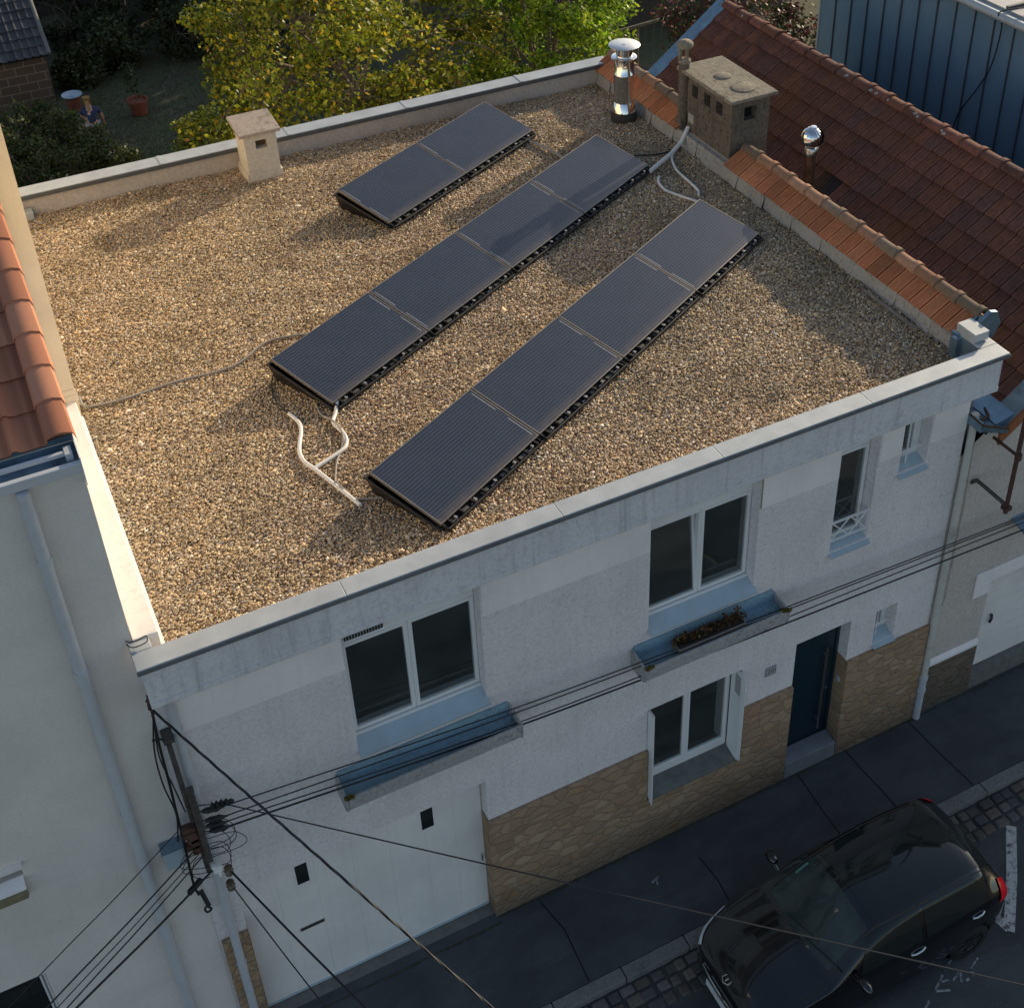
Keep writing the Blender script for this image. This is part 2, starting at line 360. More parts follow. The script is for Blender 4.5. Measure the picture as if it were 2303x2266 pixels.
sl = bpy.data.lights.new('sun', 'SUN'); sl.energy = 5.0; sl.angle = radians(.6); sl.color = (1, .82, .58)
so = bpy.data.objects.new('sun', sl); COL.objects.link(so); so.rotation_euler = sdir.to_track_quat('Z', 'Y').to_euler(); so.location = (40, 20, 30)
SC.view_settings.view_transform = 'Standard'; SC.view_settings.look = 'None'; SC.view_settings.exposure = 0
SC.render.engine = 'CYCLES'
try:
    SC.cycles.use_denoising = True; SC.cycles.denoiser = 'OPENIMAGEDENOISE'
    SC.cycles.max_bounces = 8; SC.cycles.transparent_max_bounces = 12; SC.cycles.sample_clamp_indirect = 6
except Exception: pass

# ================================================================== SETTING
def sheet(name, mat, x0, x1, y0, y1, z, kind='structure'):
    m = MB(); m.quad((x0, y0, z), (x1, y0, z), (x1, y1, z), (x0, y1, z)); o = m.build(name, mat); o['kind'] = kind; return o
ROADZ = -.12
sheet('ground', M_soil, -400, 400, -400, 600, -.16)
sheet('garden_ground', M_soil, -30, 60, 10.2, 60, 0)
sheet('road', M_asph, -60, 80, -9.0, -1.2, ROADZ)
m = MB(); m.box(-60, 80, -1.06, .6, -.2, 0); o = m.build('pavement', M_pave); o['kind'] = 'structure'
m = MB(); x = -6.0
while x < 22:
    L = random.uniform(.92, 1.02); m.box(x, x + L - .012, -1.24 + random.uniform(-.006, .006), -1.062, -.2, .004 + random.uniform(-.006, .006)); x += L
o = m.build('kerb', M_kerb, bevel=.018); o['kind'] = 'structure'
m = MB(); x = -6.0
while x < 22:
    L = random.uniform(.16, .24); y = -1.26
    for k in range(3):
        wd = random.uniform(.15, .18); t = random.uniform(.55, 1.35); xo = random.uniform(-.03, .03)
        base = random.choice([(.13, .115, .1), (.16, .13, .105), (.11, .105, .105), (.145, .125, .115)])
        m.box(x + xo, x + xo + L - .02, y - wd + .02, y, -.2, ROADZ + .035 + random.uniform(-.008, .01), tuple(v * t for v in base)); y -= wd
    x += L
M_setts = attr_mat('gutter_setts', .8, spec=.3, noise_scale=25, amt=.5, dark=(.03, .03, .03), bmp=.5)
o = m.build('gutter_setts', M_setts, bevel=.03); o['kind'] = 'structure'
# pavement joints and cracks
m = MB()
def crack(pts, wd, z):
    P = [Vector((p[0], p[1], z)) for p in pts]
    for a, b in zip(P[:-1], P[1:]):
        d = (b - a); n = Vector((-d.y, d.x, 0)).normalized() * wd / 2
        m.quad(a - n, b - n, b + n, a + n)
for pts in ([(9.02, .3), (9.03, -.1), (9.06, -.5), (9.07, -1.05)], [(10.17, .3), (10.21, -.46), (10.24, -.8), (10.26, -1.05)], [(8.17, .3), (8.12, -.4), (8.1, -1.05)],
            [(6.2, -.2), (6.24, -.6), (6.2, -1.05)], [(4.0, .2), (4.1, -.3), (4.05, -1.05)]):
    crack(pts, .016, .004)
o = m.build('pavement_joints', M_crack); o['kind'] = 'structure'
m = MB(); x = 3.4
while x < 16:
    L = random.uniform(.2, .7); wd = random.uniform(.012, .05)
    m.quad((x, .285, .006), (x + L, .285, .006), (x + L * .9, .285 - wd, .006), (x + L * .1, .285 - wd * .8, .006)); x += L
x = .4
while x < 3.4:
    L = random.uniform(.1, .4); wd = random.uniform(.015, .045)
    m.quad((x, .2, .006), (x + L, .2, .006), (x + L * .9, .2 - wd, .006), (x + L * .1, .2 - wd * .8, .006)); x += L
o = m.build('moss_line', M_moss); o['kind'] = 'stuff'
# painted marks on the road
def stroke(mb, pts, wd, z=ROADZ + .004):
    P = [Vector((p[0], p[1], z)) for p in pts]
    for a, b in zip(P[:-1], P[1:]):
        d = (b - a); n = Vector((-d.y, d.x, 0)).normalized() * wd / 2
        mb.quad(a - n, b - n, b + n, a + n)
m = MB(); stroke(m, [(10.34, -1.76), (9.8, -2.36), (9.22, -2.94)], .14); stroke(m, [(9.20, -2.60), (9.24, -2.92)], .13, ROADZ + .006)
o = m.build('parking_bay_line', M_paint); o['kind'] = 'structure'
m = MB()
stroke(m, [(8.07, -3.0), (7.84, -3.12), (8.02, -3.2)], .03)
stroke(m, [(8.0, -3.07), (8.09, -3.08)], .025); stroke(m, [(8.13, -3.12), (8.3, -3.06), (8.22, -3.18)], .03); stroke(m, [(8.28, -3.2), (8.33, -3.19)], .03)
stroke(m, [(8.36, -3.12), (8.44, -3.16), (8.4, -3.19)], .025); stroke(m, [(8.44, -3.1), (8.62, -3.03)], .02); stroke(m, [(7.70, -3.18), (7.6, -3.24)], .03)
stroke(m, [(8.18, -2.93), (8.3, -2.9)], .018)
o = m.build('survey_marks', M_chalk); o['kind'] = 'structure'
m = MB(); stroke(m, [(5.44, -.24), (5.56, -.2)], .03, .004); stroke(m, [(5.49, -.30), (5.53, -.2)], .02, .006)
o = m.build('paint_fleck', M_chalk); o['kind'] = 'structure'

# ================================================================== WHITE HOUSE
H, ZR, YW, FW = 6.889, 6.552, .35, 10.334
house = thing('white_house', 'white rendered two storey house with flat gravel roof and brown stone base', 'house', (5.15, YW, 0))
def wall_xz(mb, x0, x1, z0, z1, y, holes, depth):
    xs = sorted({x0, x1} | {h[0] for h in holes} | {h[1] for h in holes}); zs = sorted({z0, z1} | {h[2] for h in holes} | {h[3] for h in holes})
    xs = [v for v in xs if x0 <= v <= x1]; zs = [v for v in zs if z0 <= v <= z1]
    for a, b in zip(xs[:-1], xs[1:]):
        for c, d in zip(zs[:-1], zs[1:]):
            mx, mz = (a + b) / 2, (c + d) / 2
            if any(h[0] < mx < h[1] and h[2] < mz < h[3] for h in holes): continue
            mb.quad((a, y, c), (b, y, c), (b, y, d), (a, y, d))
    for h in holes:
        a, b, c, d = h; e = y + depth
        mb.quad((a, y, c), (a, e, c), (a, e, d), (a, y, d)); mb.quad((b, y, c), (b, e, c), (b, e, d), (b, y, d))
        mb.quad((a, y, d), (b, y, d), (b, e, d), (a, e, d)); mb.quad((a, y, c), (b, y, c), (b, e, c), (a, e, c))
W1, W2, W3, W4 = (1.96, 3.51, 4.16, 6.15), (5.64, 7.14, 4.2, 6.15), (8.29, 8.88, 4.24, 6.15), (9.24, 9.68, 5.17, 6.15)
GA, GW, DO, SW = (.36, 3.41, -.05, 2.72), (5.66, 7.09, 1.03, 2.72), (7.94, 8.84, -.05, 2.74), (9.27, 9.63, 2.06, 2.70)
m = MB(); wall_xz(m, .03, 10.27, -.1, 6.5, YW, [W1, W2, W3, W4, GA, GW, DO, SW], .22)
m.box(.03, .2, .58, 10.1, 0, 6.44); m.box(10.1, 10.27, .58, 10.1, 0, 6.44); m.box(.2, 10.1, 9.9, 10.1, 0, 6.44)
m.build('wall', M_wall, house)
for a, b in ((.21, 1.955), (3.53, 5.635), (7.16, 8.285), (8.90, 9.235), (9.70, 10.265)):   # smooth band between the upper openings
    m = MB(); m.box(a, b, YW - .012, YW + .004, 5.48, 6.31); m.build('wall_band', M_smooth, house, bevel=.004)
# fascia and copings
m = MB(); m.box(0.02, FW - .04, 0, .19, 6.318, 6.85); m.box(.02, FW - .04, .19, .349, 6.318, 6.5); m.box(.02, FW - .04, -.012, 0, 6.318, 6.39)
m.build('fascia', M_fascia, house, bevel=.008)
m = MB()
xs = [-.02, 2.0, 4.35, 6.3, 8.3, FW + .01]
for a, b in zip(xs[:-1], xs[1:]): m.box(a, b - .004, -.04, .195, 6.852 + random.uniform(0, .002), H + random.uniform(-.003, .002))
m.box(-.02, .175, .199, .345, 6.856, H - .001); m.box(10.1, FW + .01, .199, .56, 6.856, H - .001)
m.box(10.08, 10.30, .30, .62, 6.9, 7.02)
cop = m.build('coping', M_zinc, house, bevel=.006)
m = MB(); m.box(-.022, FW + .012, -.052, -.0405, 6.828, H - .012); m.build('drip_edge', simple('shaded_drip_edge', (.17, .175, .185), .5, .2), cop, bevel=.003)  # shade on the coping's front lip put into a darker colour
m = MB(); m.box(10.09, 10.12, .25, .70, 6.56, 6.86); m.box(10.02, 10.09, .52, .62, 6.56, 6.84); m.build('corner_flashing', M_zincblue, house)
m = MB(); m.box(.18, .36, .197, .30, 6.5, 6.62); m.box(.30, .36, .20, .34, 6.5, 6.70); m.build('corner_upstand', M_para, house)
# left ledge on the party line
m = MB(); m.box(.035, .272, .345, 4.40, 6.3, 6.905); m.build('party_ledge', M_ledge, house, bevel=.01)
m = MB(); m.box(.273, .31, .36, 4.4, 6.45, 6.66); m.build('ledge_flashing', M_white, house, bevel=.004)
# rear parapet
m = MB(); m.box(.2, 10.2, 9.91, 10.14, 6.3, 6.855); m.build('rear_parapet', M_para, house)
m = MB()
xs = [.1, 2.6, 4.62, 6.62, 8.7, 10.42]
for a, b in zip(xs[:-1], xs[1:]): m.box(a, b - .006, 9.875, 10.175, 6.857, H + random.uniform(-.003, .003))
for a in xs[1:-1]: m.box(a - .03, a + .03, 9.872, 10.178, H - .001, H + .007)
rc = m.build('rear_coping', M_zinc, house, bevel=.006)
m = MB(); m.box(.1, 10.42, 9.858, 9.8745, 6.815, H - .01); m.build('drip_edge', M_zincdark, rc)
m = MB(); m.box(.15, 10.14, .19, 9.91, 6.44, 6.505); m.build('roof_deck', M_gbase, house)
m = MB(); m.box(.5, .62, 9.72, 9.88, 6.55, 6.68); m.build('outlet_box', M_zinc, house, bevel=.01)
# right curb
m = MB()
n = 40
for i in range(n):
    y0 = .66 + (9.9 - .66) * i / n; y1 = .66 + (9.9 - .66) * (i + 1) / n
    j0 = random.uniform(-.025, .02) if i else 0
    m.quad((10.135 + j0, y0, 6.53), (10.135 + random.uniform(-.02, .02), y1, 6.53), (10.185, y1, 6.765), (10.185, y0, 6.765))
m.box(10.186, 10.27, .66, 9.9, 6.4, 6.765)
m.build('roof_curb', M_flash, house)
m = MB(); m.box(9.99, 10.02, 1.2, 2.3, 6.575, 6.60); m.build('flashing_strip', M_alu, house)
# stone cladding
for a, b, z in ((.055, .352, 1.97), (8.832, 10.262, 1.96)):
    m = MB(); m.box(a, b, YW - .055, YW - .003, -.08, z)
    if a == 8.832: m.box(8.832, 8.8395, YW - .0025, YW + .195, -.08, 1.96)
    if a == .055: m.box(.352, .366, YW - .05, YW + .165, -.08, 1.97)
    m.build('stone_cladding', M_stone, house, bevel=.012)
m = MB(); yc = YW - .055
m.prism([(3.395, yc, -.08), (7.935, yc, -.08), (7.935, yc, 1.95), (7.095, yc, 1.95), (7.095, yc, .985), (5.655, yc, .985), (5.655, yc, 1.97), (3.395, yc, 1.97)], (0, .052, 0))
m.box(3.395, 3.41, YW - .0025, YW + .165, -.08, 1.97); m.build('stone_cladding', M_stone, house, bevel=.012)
def bars(mb, x0, x1, z0, z1, y0, y1, wl, wr=None, wb=None, wt=None):
    wr = wl if wr is None else wr; wb = wl if wb is None else wb; wt = wl if wt is None else wt
    mb.box(x0, x0 + wl, y0, y1, z0, z1); mb.box(x1 - wr, x1, y0, y1, z0, z1)
    mb.box(x0 + wl, x1 - wr, y0, y1, z0, z0 + wb); mb.box(x0 + wl, x1 - wr, y0, y1, z1 - wt, z1)
def tiltfix(mb, z0, y, ang):
    mb.v = [(px, y + (py - y) * cos(ang) + (pz - z0) * sin(ang), z0 + (pz - z0) * cos(ang) - (py - y) * sin(ang)) for px, py, pz in mb.v]
def sash(win, x0, x1, z0, z1, y, bar=.052, tilt=0):
    m = MB(); bars(m, x0, x1, z0, z1, y, y + .05, bar)
    if tilt: tiltfix(m, z0, y, tilt)
    m.build('sash', M_white, win, bevel=.006)
    m = MB(); a = bar - .008; m.box(x0 + a, x1 - a, y + .02, y + .026, z0 + a, z1 - a)
    if tilt: tiltfix(m, z0, y, tilt)
    m.build('pane', M_glass, win)
def room(x0, x1, z0, z1, y0, dep=1.9):
    m = MB(); y1 = y0 + dep
    m.quad((x0, y1, z0), (x1, y1, z0), (x1, y1, z1), (x0, y1, z1)); m.quad((x0, y0, z0), (x1, y0, z0), (x1, y1, z0), (x0, y1, z0))
    m.quad((x0, y0, z1), (x1, y0, z1), (x1, y1, z1), (x0, y1, z1)); m.quad((x0, y0, z0), (x0, y1, z0), (x0, y1, z1), (x0, y0, z1)); m.quad((x1, y0, z0), (x1, y1, z0), (x1, y1, z1), (x1, y0, z1))
    m.build('room_interior', M_room, house)
def sill(win, x0, x1, zf, zb, yf, yb, t=.03, mat=None):
    m = MB(); m.prism([(x0, yf, zf), (x0, yb, zb), (x0, yb, zb - t), (x0, yf, zf - t)], (x1 - x0, 0, 0)); m.build('sill', mat or M_sill, win, bevel=.004)
# upper window on the left
m = MB(); bars(m, 1.965, 3.508, 4.27, 6.1, .53, .60, .06, .05, .055, .5); m.box(2.70, 2.755, .525, .60, 4.33, 5.6)
w1 = m.build('window', M_white, house, bevel=.005, label='closed two pane window above the garage')
sash(w1, 1.985, 2.722, 4.283, 5.65, .512, .045); sash(w1, 2.734, 3.505, 4.283, 5.65, .512, .045)
m = MB(); m.box(2.03, 2.46, .505, .53, 5.70, 5.775); m.build('vent_grille', M_black, w1)
m = MB()
for k in range(13): m.box(2.045 + k * .032, 2.052 + k * .032, .500, .5045, 5.705, 5.77)
m.build('grille_bars', M_zinc, w1)
sill(w1, 1.955, 3.53, 4.14, 4.275, .275, .535); 
m = MB(); m.box(1.97, 3.505, .48, .51, 4.25, 4.281); m.build('drip_rail', M_white, w1, bevel=.004)
room(1.2, 4.6, 3.0, 6.2, .58)
# upper window on the right, left sash tilted in
m = MB(); bars(m, 5.645, 7.138, 4.29, 6.1, .53, .60, .06, .05, .055, .5); m.box(6.40, 6.455, .525, .60, 4.35, 5.6)
w2 = m.build('window', M_white, house, bevel=.005, label='two pane window with its left sash tilted inward')
sash(w2, 5.668, 6.424, 4.303, 5.65, .512, .045, tilt=radians(6)); sash(w2, 6.432, 7.128, 4.303, 5.65, .512, .045)
sill(w2, 5.635, 7.16, 4.165, 4.295, .275, .535)
m = MB(); m.box(5.65, 7.135, .48, .51, 4.27, 4.301); m.build('drip_rail', M_white, w2, bevel=.004)
room(5.0, 7.9, 3.0, 6.2, .58)
m = MB(); m.box(7.146, 7.158, YW - .013, YW + .004, 5.48, 6.3); m.build('stained_bead', simple('ochre_stain', (.36, .31, .22), .9), house)
# narrow window with railing
m = MB(); bars(m, 8.295, 8.878, 4.30, 6.1, .53, .60, .05, .05, .05, .45)
w3 = m.build('window', M_white, house, bevel=.005, label='narrow window behind a white crossed railing'); sash(w3, 8.31, 8.862, 4.315, 5.7, .512, .045)
sill(w3, 8.285, 8.90, 4.2, 4.31, .29, .535)
m = MB()
X0, X1, YR = 8.31, 8.87, .385
for z in (4.40, 4.70): m.box(X0, X1, YR - .012, YR + .012, z - .012, z + .012)
for a, b in ((X0, (X0 + X1) / 2), ((X0 + X1) / 2, X1)):
    m.tube([(a, YR, 4.40), (b, YR, 4.70)], .009, 6); m.tube([(a, YR + .012, 4.70), (b, YR + .012, 4.40)], .009, 6)
m.box(X0 - .02, X0, YR - .012, YR + .012, 4.28, 4.74); m.box(X1, X1 + .02, YR - .012, YR + .012, 4.28, 4.74)
m.build('railing', M_white, house)
room(8.1, 9.1, 3.0, 6.2, .58)
# small high window
m = MB(); bars(m, 9.245, 9.678, 5.2, 6.1, .53, .60, .07, .06, .06, .3)
w4 = m.build('window', M_white, house, bevel=.005, label='small high window nearest the right end'); sash(w4, 9.315, 9.62, 5.26, 5.8, .535, .04)
sill(w4, 9.235, 9.69, 5.13, 5.24, .29, .535); room(9.15, 9.85, 4.5, 6.2, .58, 1.5)
m = MB(); m.tube([(9.42, .44, 5.2), (9.42, .44, 5.95)], .012, 6); m.tube([(9.24, .44, 5.42), (9.68, .44, 5.42)], .008, 6); m.build('security_bar', M_white, w4)
# ground floor window with folding shutters
m = MB(); bars(m, 5.72, 7.03, 1.095, 2.71, .52, .59, .05, .05, .165, .15); m.box(6.33, 6.385, .515, .59, 1.26, 2.56)
gw = m.build('window', M_white, house, bevel=.005, label='ground floor window between folded white shutters')
sash(gw, 5.735, 6.352, 1.225, 2.6, .505, .045); sash(gw, 6.362, 7.0, 1.225, 2.6, .505, .045)
m = MB(); m.prism([(5.663, .265, 1.035), (5.663, .53, 1.10), (5.663, .53, 1.0), (5.663, .265, .98)], (1.424, 0, 0)); m.build('sill', M_thresh, gw, bevel=.008)
room(5.2, 7.7, .3, 2.8, .575)
m = MB()
for k in range(3): m.box(7.052 - .012 * k, 7.062 - .012 * k, .21 + .02 * k, .50, 1.04, 2.70)
sh = m.build('shutter', M_white, house, bevel=.003)
m = MB()
for k in range(9): m.box(7.0255, 7.0275, .28, .40, 2.30 + k * .04, 2.315 + k * .04)
m.build('louvre_slots', M_black, sh)
m = MB()
for k in range(3): m.box(5.668 + .014 * k, 5.678 + .014 * k, .20 + .02 * k, .50, .98, 2.70)
m.build('shutter', M_white, house, bevel=.003)
# small ground floor window
m = MB(); bars(m, 9.275, 9.628, 2.10, 2.69, .53, .6, .05); sw = m.build('window', M_white, house, bevel=.004, label='small ground floor window right of the front door')
sash(sw, 9.325, 9.578, 2.15, 2.64, .535, .035); sill(sw, 9.265, 9.64, 2.03, 2.13, .29, .535)
m = MB(); m.tube([(9.40, .45, 2.1), (9.40, .45, 2.68)], .01, 6); m.tube([(9.28, .45, 2.3), (9.62, .45, 2.3)], .008, 6); m.build('security_bar', M_white, sw)
room(9.15, 9.8, 1.5, 2.8, .58, 1.2)
# front door
m = MB(); m.box(7.945, 8.835, .555, .60, .32, 2.73); dr = m.build('front_door', M_door, house)
m = MB(); bars(m, 7.945, 8.836, .32, 2.735, .535, .554, .05, .05, .02, .06); m.build('door_frame', M_door, dr, bevel=.004)
m = MB(); m.tube([(8.62, .50, .52), (8.62, .50, 2.18)], .018, 10)
for z in (.68, 2.02): m.tube([(8.62, .50, z), (8.62, .555, z)], .012, 8)
m.build('handle_bar', M_steel, dr, smooth=True)
m = MB(); m.lathe((0, 0, 0), [(0, 0), (.022, 0), (.022, .012), (0, .012)], 10); m.v = [(8.72 + px, .553 - pz, 1.28 + py) for px, py, pz in m.v]; m.build('lock', M_steel, dr)
m = MB(); m.prism([(7.945, .30, .30), (7.945, .56, .335), (7.945, .56, -.05), (7.945, .30, -.05)], (.882, 0, 0)); m.build('door_step', M_step, house, bevel=.01)
m = MB(); m.box(8.822, 8.8315, .40, .47, 1.46, 1.56); m.build('intercom', M_sill, house, bevel=.004)
# garage door
gd = MB(); xs = [.37, .80, 1.26, 1.72, 2.18, 2.64, 3.02, 3.39]
for a, b in zip(xs[:-1], xs[1:]): gd.box(a + .0006, b - .0006, .515, .555, .03, 2.71)
gdo = gd.build('garage_door', M_garage, house, bevel=.0012, bseg=1)
m = MB(); m.box(.36, 3.41, .545, .565, .0, 2.72); m.build('door_backing', M_garage, gdo)
for a, b in ((1.035, 1.185), (2.605, 2.765)):
    m = MB(); bars(m, a - .012, b + .012, 2.085, 2.47, .508, .5145, .014); f = m.build('door_window', M_garage, gdo)
    m = MB(); m.box(a, b, .511, .5148, 2.1, 2.456); m.build('pane', M_carglass, f)
m = MB(); bars(m, .955, 1.255, 1.215, 1.275, .505, .5145, .012); m.box(.967, 1.243, .508, .5148, 1.24, 1.25); m.build('letter_slot', M_steel, gdo)
m = MB(); m.box(.967, 1.243, .5125, .5148, 1.227, 1.263); m.build('slot_opening', M_black, gdo)
m = MB(); m.tube([(3.34, .49, 1.02), (3.34, .49, 1.14)], .012, 8); m.build('garage_handle', M_steel, gdo)
m = MB(); m.prism([(.366, .2, -.02), (.366, .56, .028), (.366, .56, -.1), (.366, .2, -.1)], (3.028, 0, 0)); m.build('threshold', M_thresh, house)
m = MB(); m.box(.37, 3.39, .50, .515, .03, .06); m.build('door_seal', M_sill, gdo)
# house number
m = MB(); m.box(7.46, 7.625, YW - .014, YW - .001, 2.375, 2.535); np_ = m.build('number_plate', simple('enamel_plate', (.5, .5, .52), .4, var=.05), house)
m = MB(); bars(m, 7.462, 7.623, 2.377, 2.533, YW - .017, YW - .0145, .008); m.build('plate_border', M_zincdark, np_)
def text_obj(txt, size, M, mat, parent, name, ext=.001):
    cu = bpy.data.curves.new(name, 'FONT'); cu.body = txt; cu.size = size; cu.align_x = 'CENTER'; cu.align_y = 'CENTER'; cu.extrude = ext
    ob = bpy.data.objects.new(name + '_curve', cu); COL.objects.link(ob); bpy.context.view_layer.update()
    me = bpy.data.meshes.new_from_object(ob.evaluated_get(bpy.context.evaluated_depsgraph_get()))
    bpy.data.objects.remove(ob); me.name = name; me.materials.clear(); me.materials.append(mat)
    me.transform(Matrix.Translation(-root_loc(parent)) @ M)
    o = bpy.data.objects.new(name, me); COL.objects.link(o); o.parent = parent; return o
text_obj('20', .12, Matrix.Translation((7.543, YW - .0155, 2.452)) @ Euler((pi / 2, 0, 0)).to_matrix().to_4x4(), M_zincdark, np_, 'house_number')
# planter troughs under the upper windows
def trough(x0, x1, zt):
    yb, yf, zb, tk = YW - .002, -.01, zt - .31, .032
    m = MB(); nseg = 5
    m.prism([(x0, yb, zb + .05), (x0, yf + .06, zb + .05), (x0, yf, zb + .12), (x0, yf - .01, zt), (x0, yf + tk, zt), (x0, yf + tk + .02, zb + .14), (x0, yb, zb + .16)], (x1 - x0, 0, 0))
    for a in (x0 - .03, x1): m.prism([(a, yb, zt + .02), (a, yf - .012, zt + .003), (a, yf, zb + .1), (a, yf + .07, zb + .03), (a, yb, zb + .03)], (.03, 0, 0))
    o = m.build('planter_trough', M_planter, house, bevel=.012)
    m = MB(); m.prism([(x0 + .004, yb - .001, zt + .06), (x0 + .004, yb - .02, zt + .06), (x0 + .004, yb - .05, zb + .2), (x0 + .004, yf + tk + .025, zb + .163), (x0 + .004, yb, zb + .163)], (x1 - x0 - .008, 0, 0)); m.build('trough_lining', M_trough, o)
trough(1.68, 3.76, 3.92); trough(5.43, 7.44, 3.96)
# downpipe in the left corner
def downpipe(parent, x, y, z0, z1, r, mat, name='downpipe', rings=(), top=None):
    m = MB(); pts = [(x, y, z0), (x, y, z1)] + (top or []); m.tube(pts, r, 12)
    for z in rings: m.tube([(x, y, z - .03), (x, y, z + .03)], r * 1.18, 12)
    return m.build(name, mat, parent, smooth=True)
downpipe(house, .20, .285, 0, 6.31, .05, M_pipe, rings=(1.5, 3.2, 5.6))
downpipe(house, 10.33, .29, .9, 5.75, .05, M_pipec, rings=(4.3,))
downpipe(house, 10.325, .285, .0, .92, .058, M_pipe, name='pipe_shoe', rings=(.88, .62))
# small rear chimney
m = MB(); cx0, cx1, cy0, cy1 = 3.76, 4.26, 9.3, 9.83
m.prism([(3.73, cy0 - .02, 6.5), (4.29, cy0 - .02, 6.5), (4.29, cy1 + .02, 6.5), (3.73, cy1 + .02, 6.5)], (0, 0, .16))
wall_xz(m, cx0, cx1, 6.66, 7.30, cy0, [(3.93, 4.11, 7.06, 7.20)], .12)
m.quad((cx0, cy0, 6.66), (cx0, cy1, 6.66), (cx0, cy1, 7.3), (cx0, cy0, 7.3)); m.quad((cx1, cy0, 6.66), (cx1, cy1, 6.66), (cx1, cy1, 7.3), (cx1, cy0, 7.3)); m.quad((cx0, cy1, 6.66), (cx1, cy1, 6.66), (cx1, cy1, 7.3), (cx0, cy1, 7.3))
ch = m.build('chimney', M_smallch, house, label='small pale rendered chimney by the rear parapet')
m = MB(); m.prism([(3.68, 9.24, 7.30), (4.33, 9.24, 7.30), (4.33, 9.9, 7.36), (3.68, 9.9, 7.36)], (0, 0, .055)); m.build('chimney_cap', M_smallcap, ch, bevel=.012)
m = MB(); m.box(3.9, 4.14, 9.42, 9.5, 7.0, 7.25); m.build('chimney_opening', simple('sooty_brown', (.12, .075, .045), .9), ch)
# steel flue on the roof
FX, FY = 9.845, 8.42
m = MB(); m.lathe((FX, FY, ZR - .03), [(.205, 0), (.215, .02), (.215, .18), (.19, .2)], 28); fl = m.build('steel_flue', simple('flue_base_bitumen', (.05, .048, .045), .8, var=.3), house, smooth=True, label='shiny round stainless flue by the right rear corner')
m = MB(); m.lathe((FX, FY, ZR + .16), [(.21, 0), (.172, .14), (.15, .17)], 28); m.build('cone_flashing', M_chrome, fl, smooth=True)
m = MB(); m.lathe((FX, FY, ZR + .3), [(.162, 0), (.162, .48), (.167, .485), (.167, .5), (.162, .505), (.162, .76)], 32); m.build('flue_tube', M_chrome, fl, smooth=True)
m = MB(); m.lathe((FX, FY, ZR + 1.03), [(.163, 0), (.205, .02), (.208, .055), (.19, .06), (.15, .07), (.135, .07), (.135, .24)], 32); m.build('collar', M_chrome, fl, smooth=True)
m = MB(); m.lathe((FX, FY, ZR + 1.28), [(.13, -.03), (.25, .0), (.256, .006), (.25, .012), (.03, .016), (.028, .026), (0, .027)], 36); m.build('rain_cap', simple('satin_steel_cap', (.74, .75, .76), .45, .6, var=.03), fl, smooth=True)

# ================================================================== TILES
def lerp3(a, b, t): return tuple(x + (y - x) * t for x, y in zip(a, b))
def tile_slope(mb, O, A, U, W, L, tw, tl, prof, step, colf, jitter=.004, skip=None, flip=False):
    """tiles laid on the slope that starts at O (lower corner), A along the eave, U up the slope"""
    O, A, U = Vector(O), Vector(A).normalized(), Vector(U).normalized(); Nn = A.cross(U)
    if Nn.z < 0: Nn = -Nn
    nc = max(1, round(L / tl)); nw = max(1, round(W / tw)); dl = L / nc; dw = W / nw
    for j in range(nc):
        for i in range(nw):
            if skip and skip(i, j): continue
            col = colf(i, j); off = random.uniform(-jitter, jitter); lift = random.uniform(0, jitter * 1.5); yaw = random.uniform(-jitter, jitter)
            vs = []; n = len(prof)
            for (px, ph) in prof:       # lower end
                vs.append(O + A * (i * dw + px * dw) + U * (j * dl + off + yaw * (px - .5)) + Nn * (ph + step + lift))
            for (px, ph) in prof:       # upper end
                vs.append(O + A * (i * dw + px * dw) + U * ((j + 1) * dl + .05) + Nn * (ph * .96 - .002))
            for (px, ph) in prof:       # underside of the lower end
                vs.append(O + A * (i * dw + px * dw) + U * (j * dl + off + yaw * (px - .5) + .004) + Nn * (ph - .004))
            groove_shade = [(.34 if ph < 0 else .82 if ph < .006 else 1.06) for _, ph in prof]; cs_ = [tuple(min(1, q * f_) for q in col) for f_ in groove_shade] + [tuple(min(1, q * f_ * .8) for q in col) for f_ in groove_shade] + [tuple(q * .25 for q in col)] * n  # relief shade put into vertex colours: grooves and overlaps darker, ribs lighter
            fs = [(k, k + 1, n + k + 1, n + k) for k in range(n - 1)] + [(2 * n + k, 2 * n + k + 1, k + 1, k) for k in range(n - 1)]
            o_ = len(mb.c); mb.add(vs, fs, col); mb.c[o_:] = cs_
FLAT = [(0.0, -.014), (.05, -.006), (.075, .016), (.14, .020), (.20, .004), (.43, .002), (.49, .016), (.55, .002), (.80, .004), (.86, .020), (.95, .016), (1.0, -.014)]
def ridge_run(mb, P0, P1, r, ln, colf, squash=1.0, n=9, over=.05):
    P0, P1 = Vector(P0), Vector(P1); d = (P1 - P0); Lt = d.length; d.normalize(); up = Vector((0, 0, 1)); a = d.cross(up).normalized()
    k = max(1, round(Lt / ln)); dl = Lt / k
    for i in range(k):
        col = colf(i); rr = r * random.uniform(.97, 1.04); dz = random.uniform(-.008, .008); sx = random.uniform(-.006, .006)
        vs = []
        for (t, rad, lift) in ((0, rr * .92, 0), (dl * .80, rr * .96, .0), (dl * .83, rr * 1.10, .008), (dl + over * .4, rr * 1.11, .008), (dl + over * .4, rr * .95, -.01)):
            for q in range(n):
                an = pi * (q / (n - 1)) * 1.06 - .09
                vs.append(P0 + d * (i * dl + t) + a * (cos(an) * rad + sx) + up * (sin(an) * rad * squash + lift + dz - r * .25))
        fs = []
        for s_ in range(4):
            for q in range(n - 1): fs.append((s_ * n + q, s_ * n + q + 1, (s_ + 1) * n + q + 1, (s_ + 1) * n + q))
        mb.add(vs, fs, col)
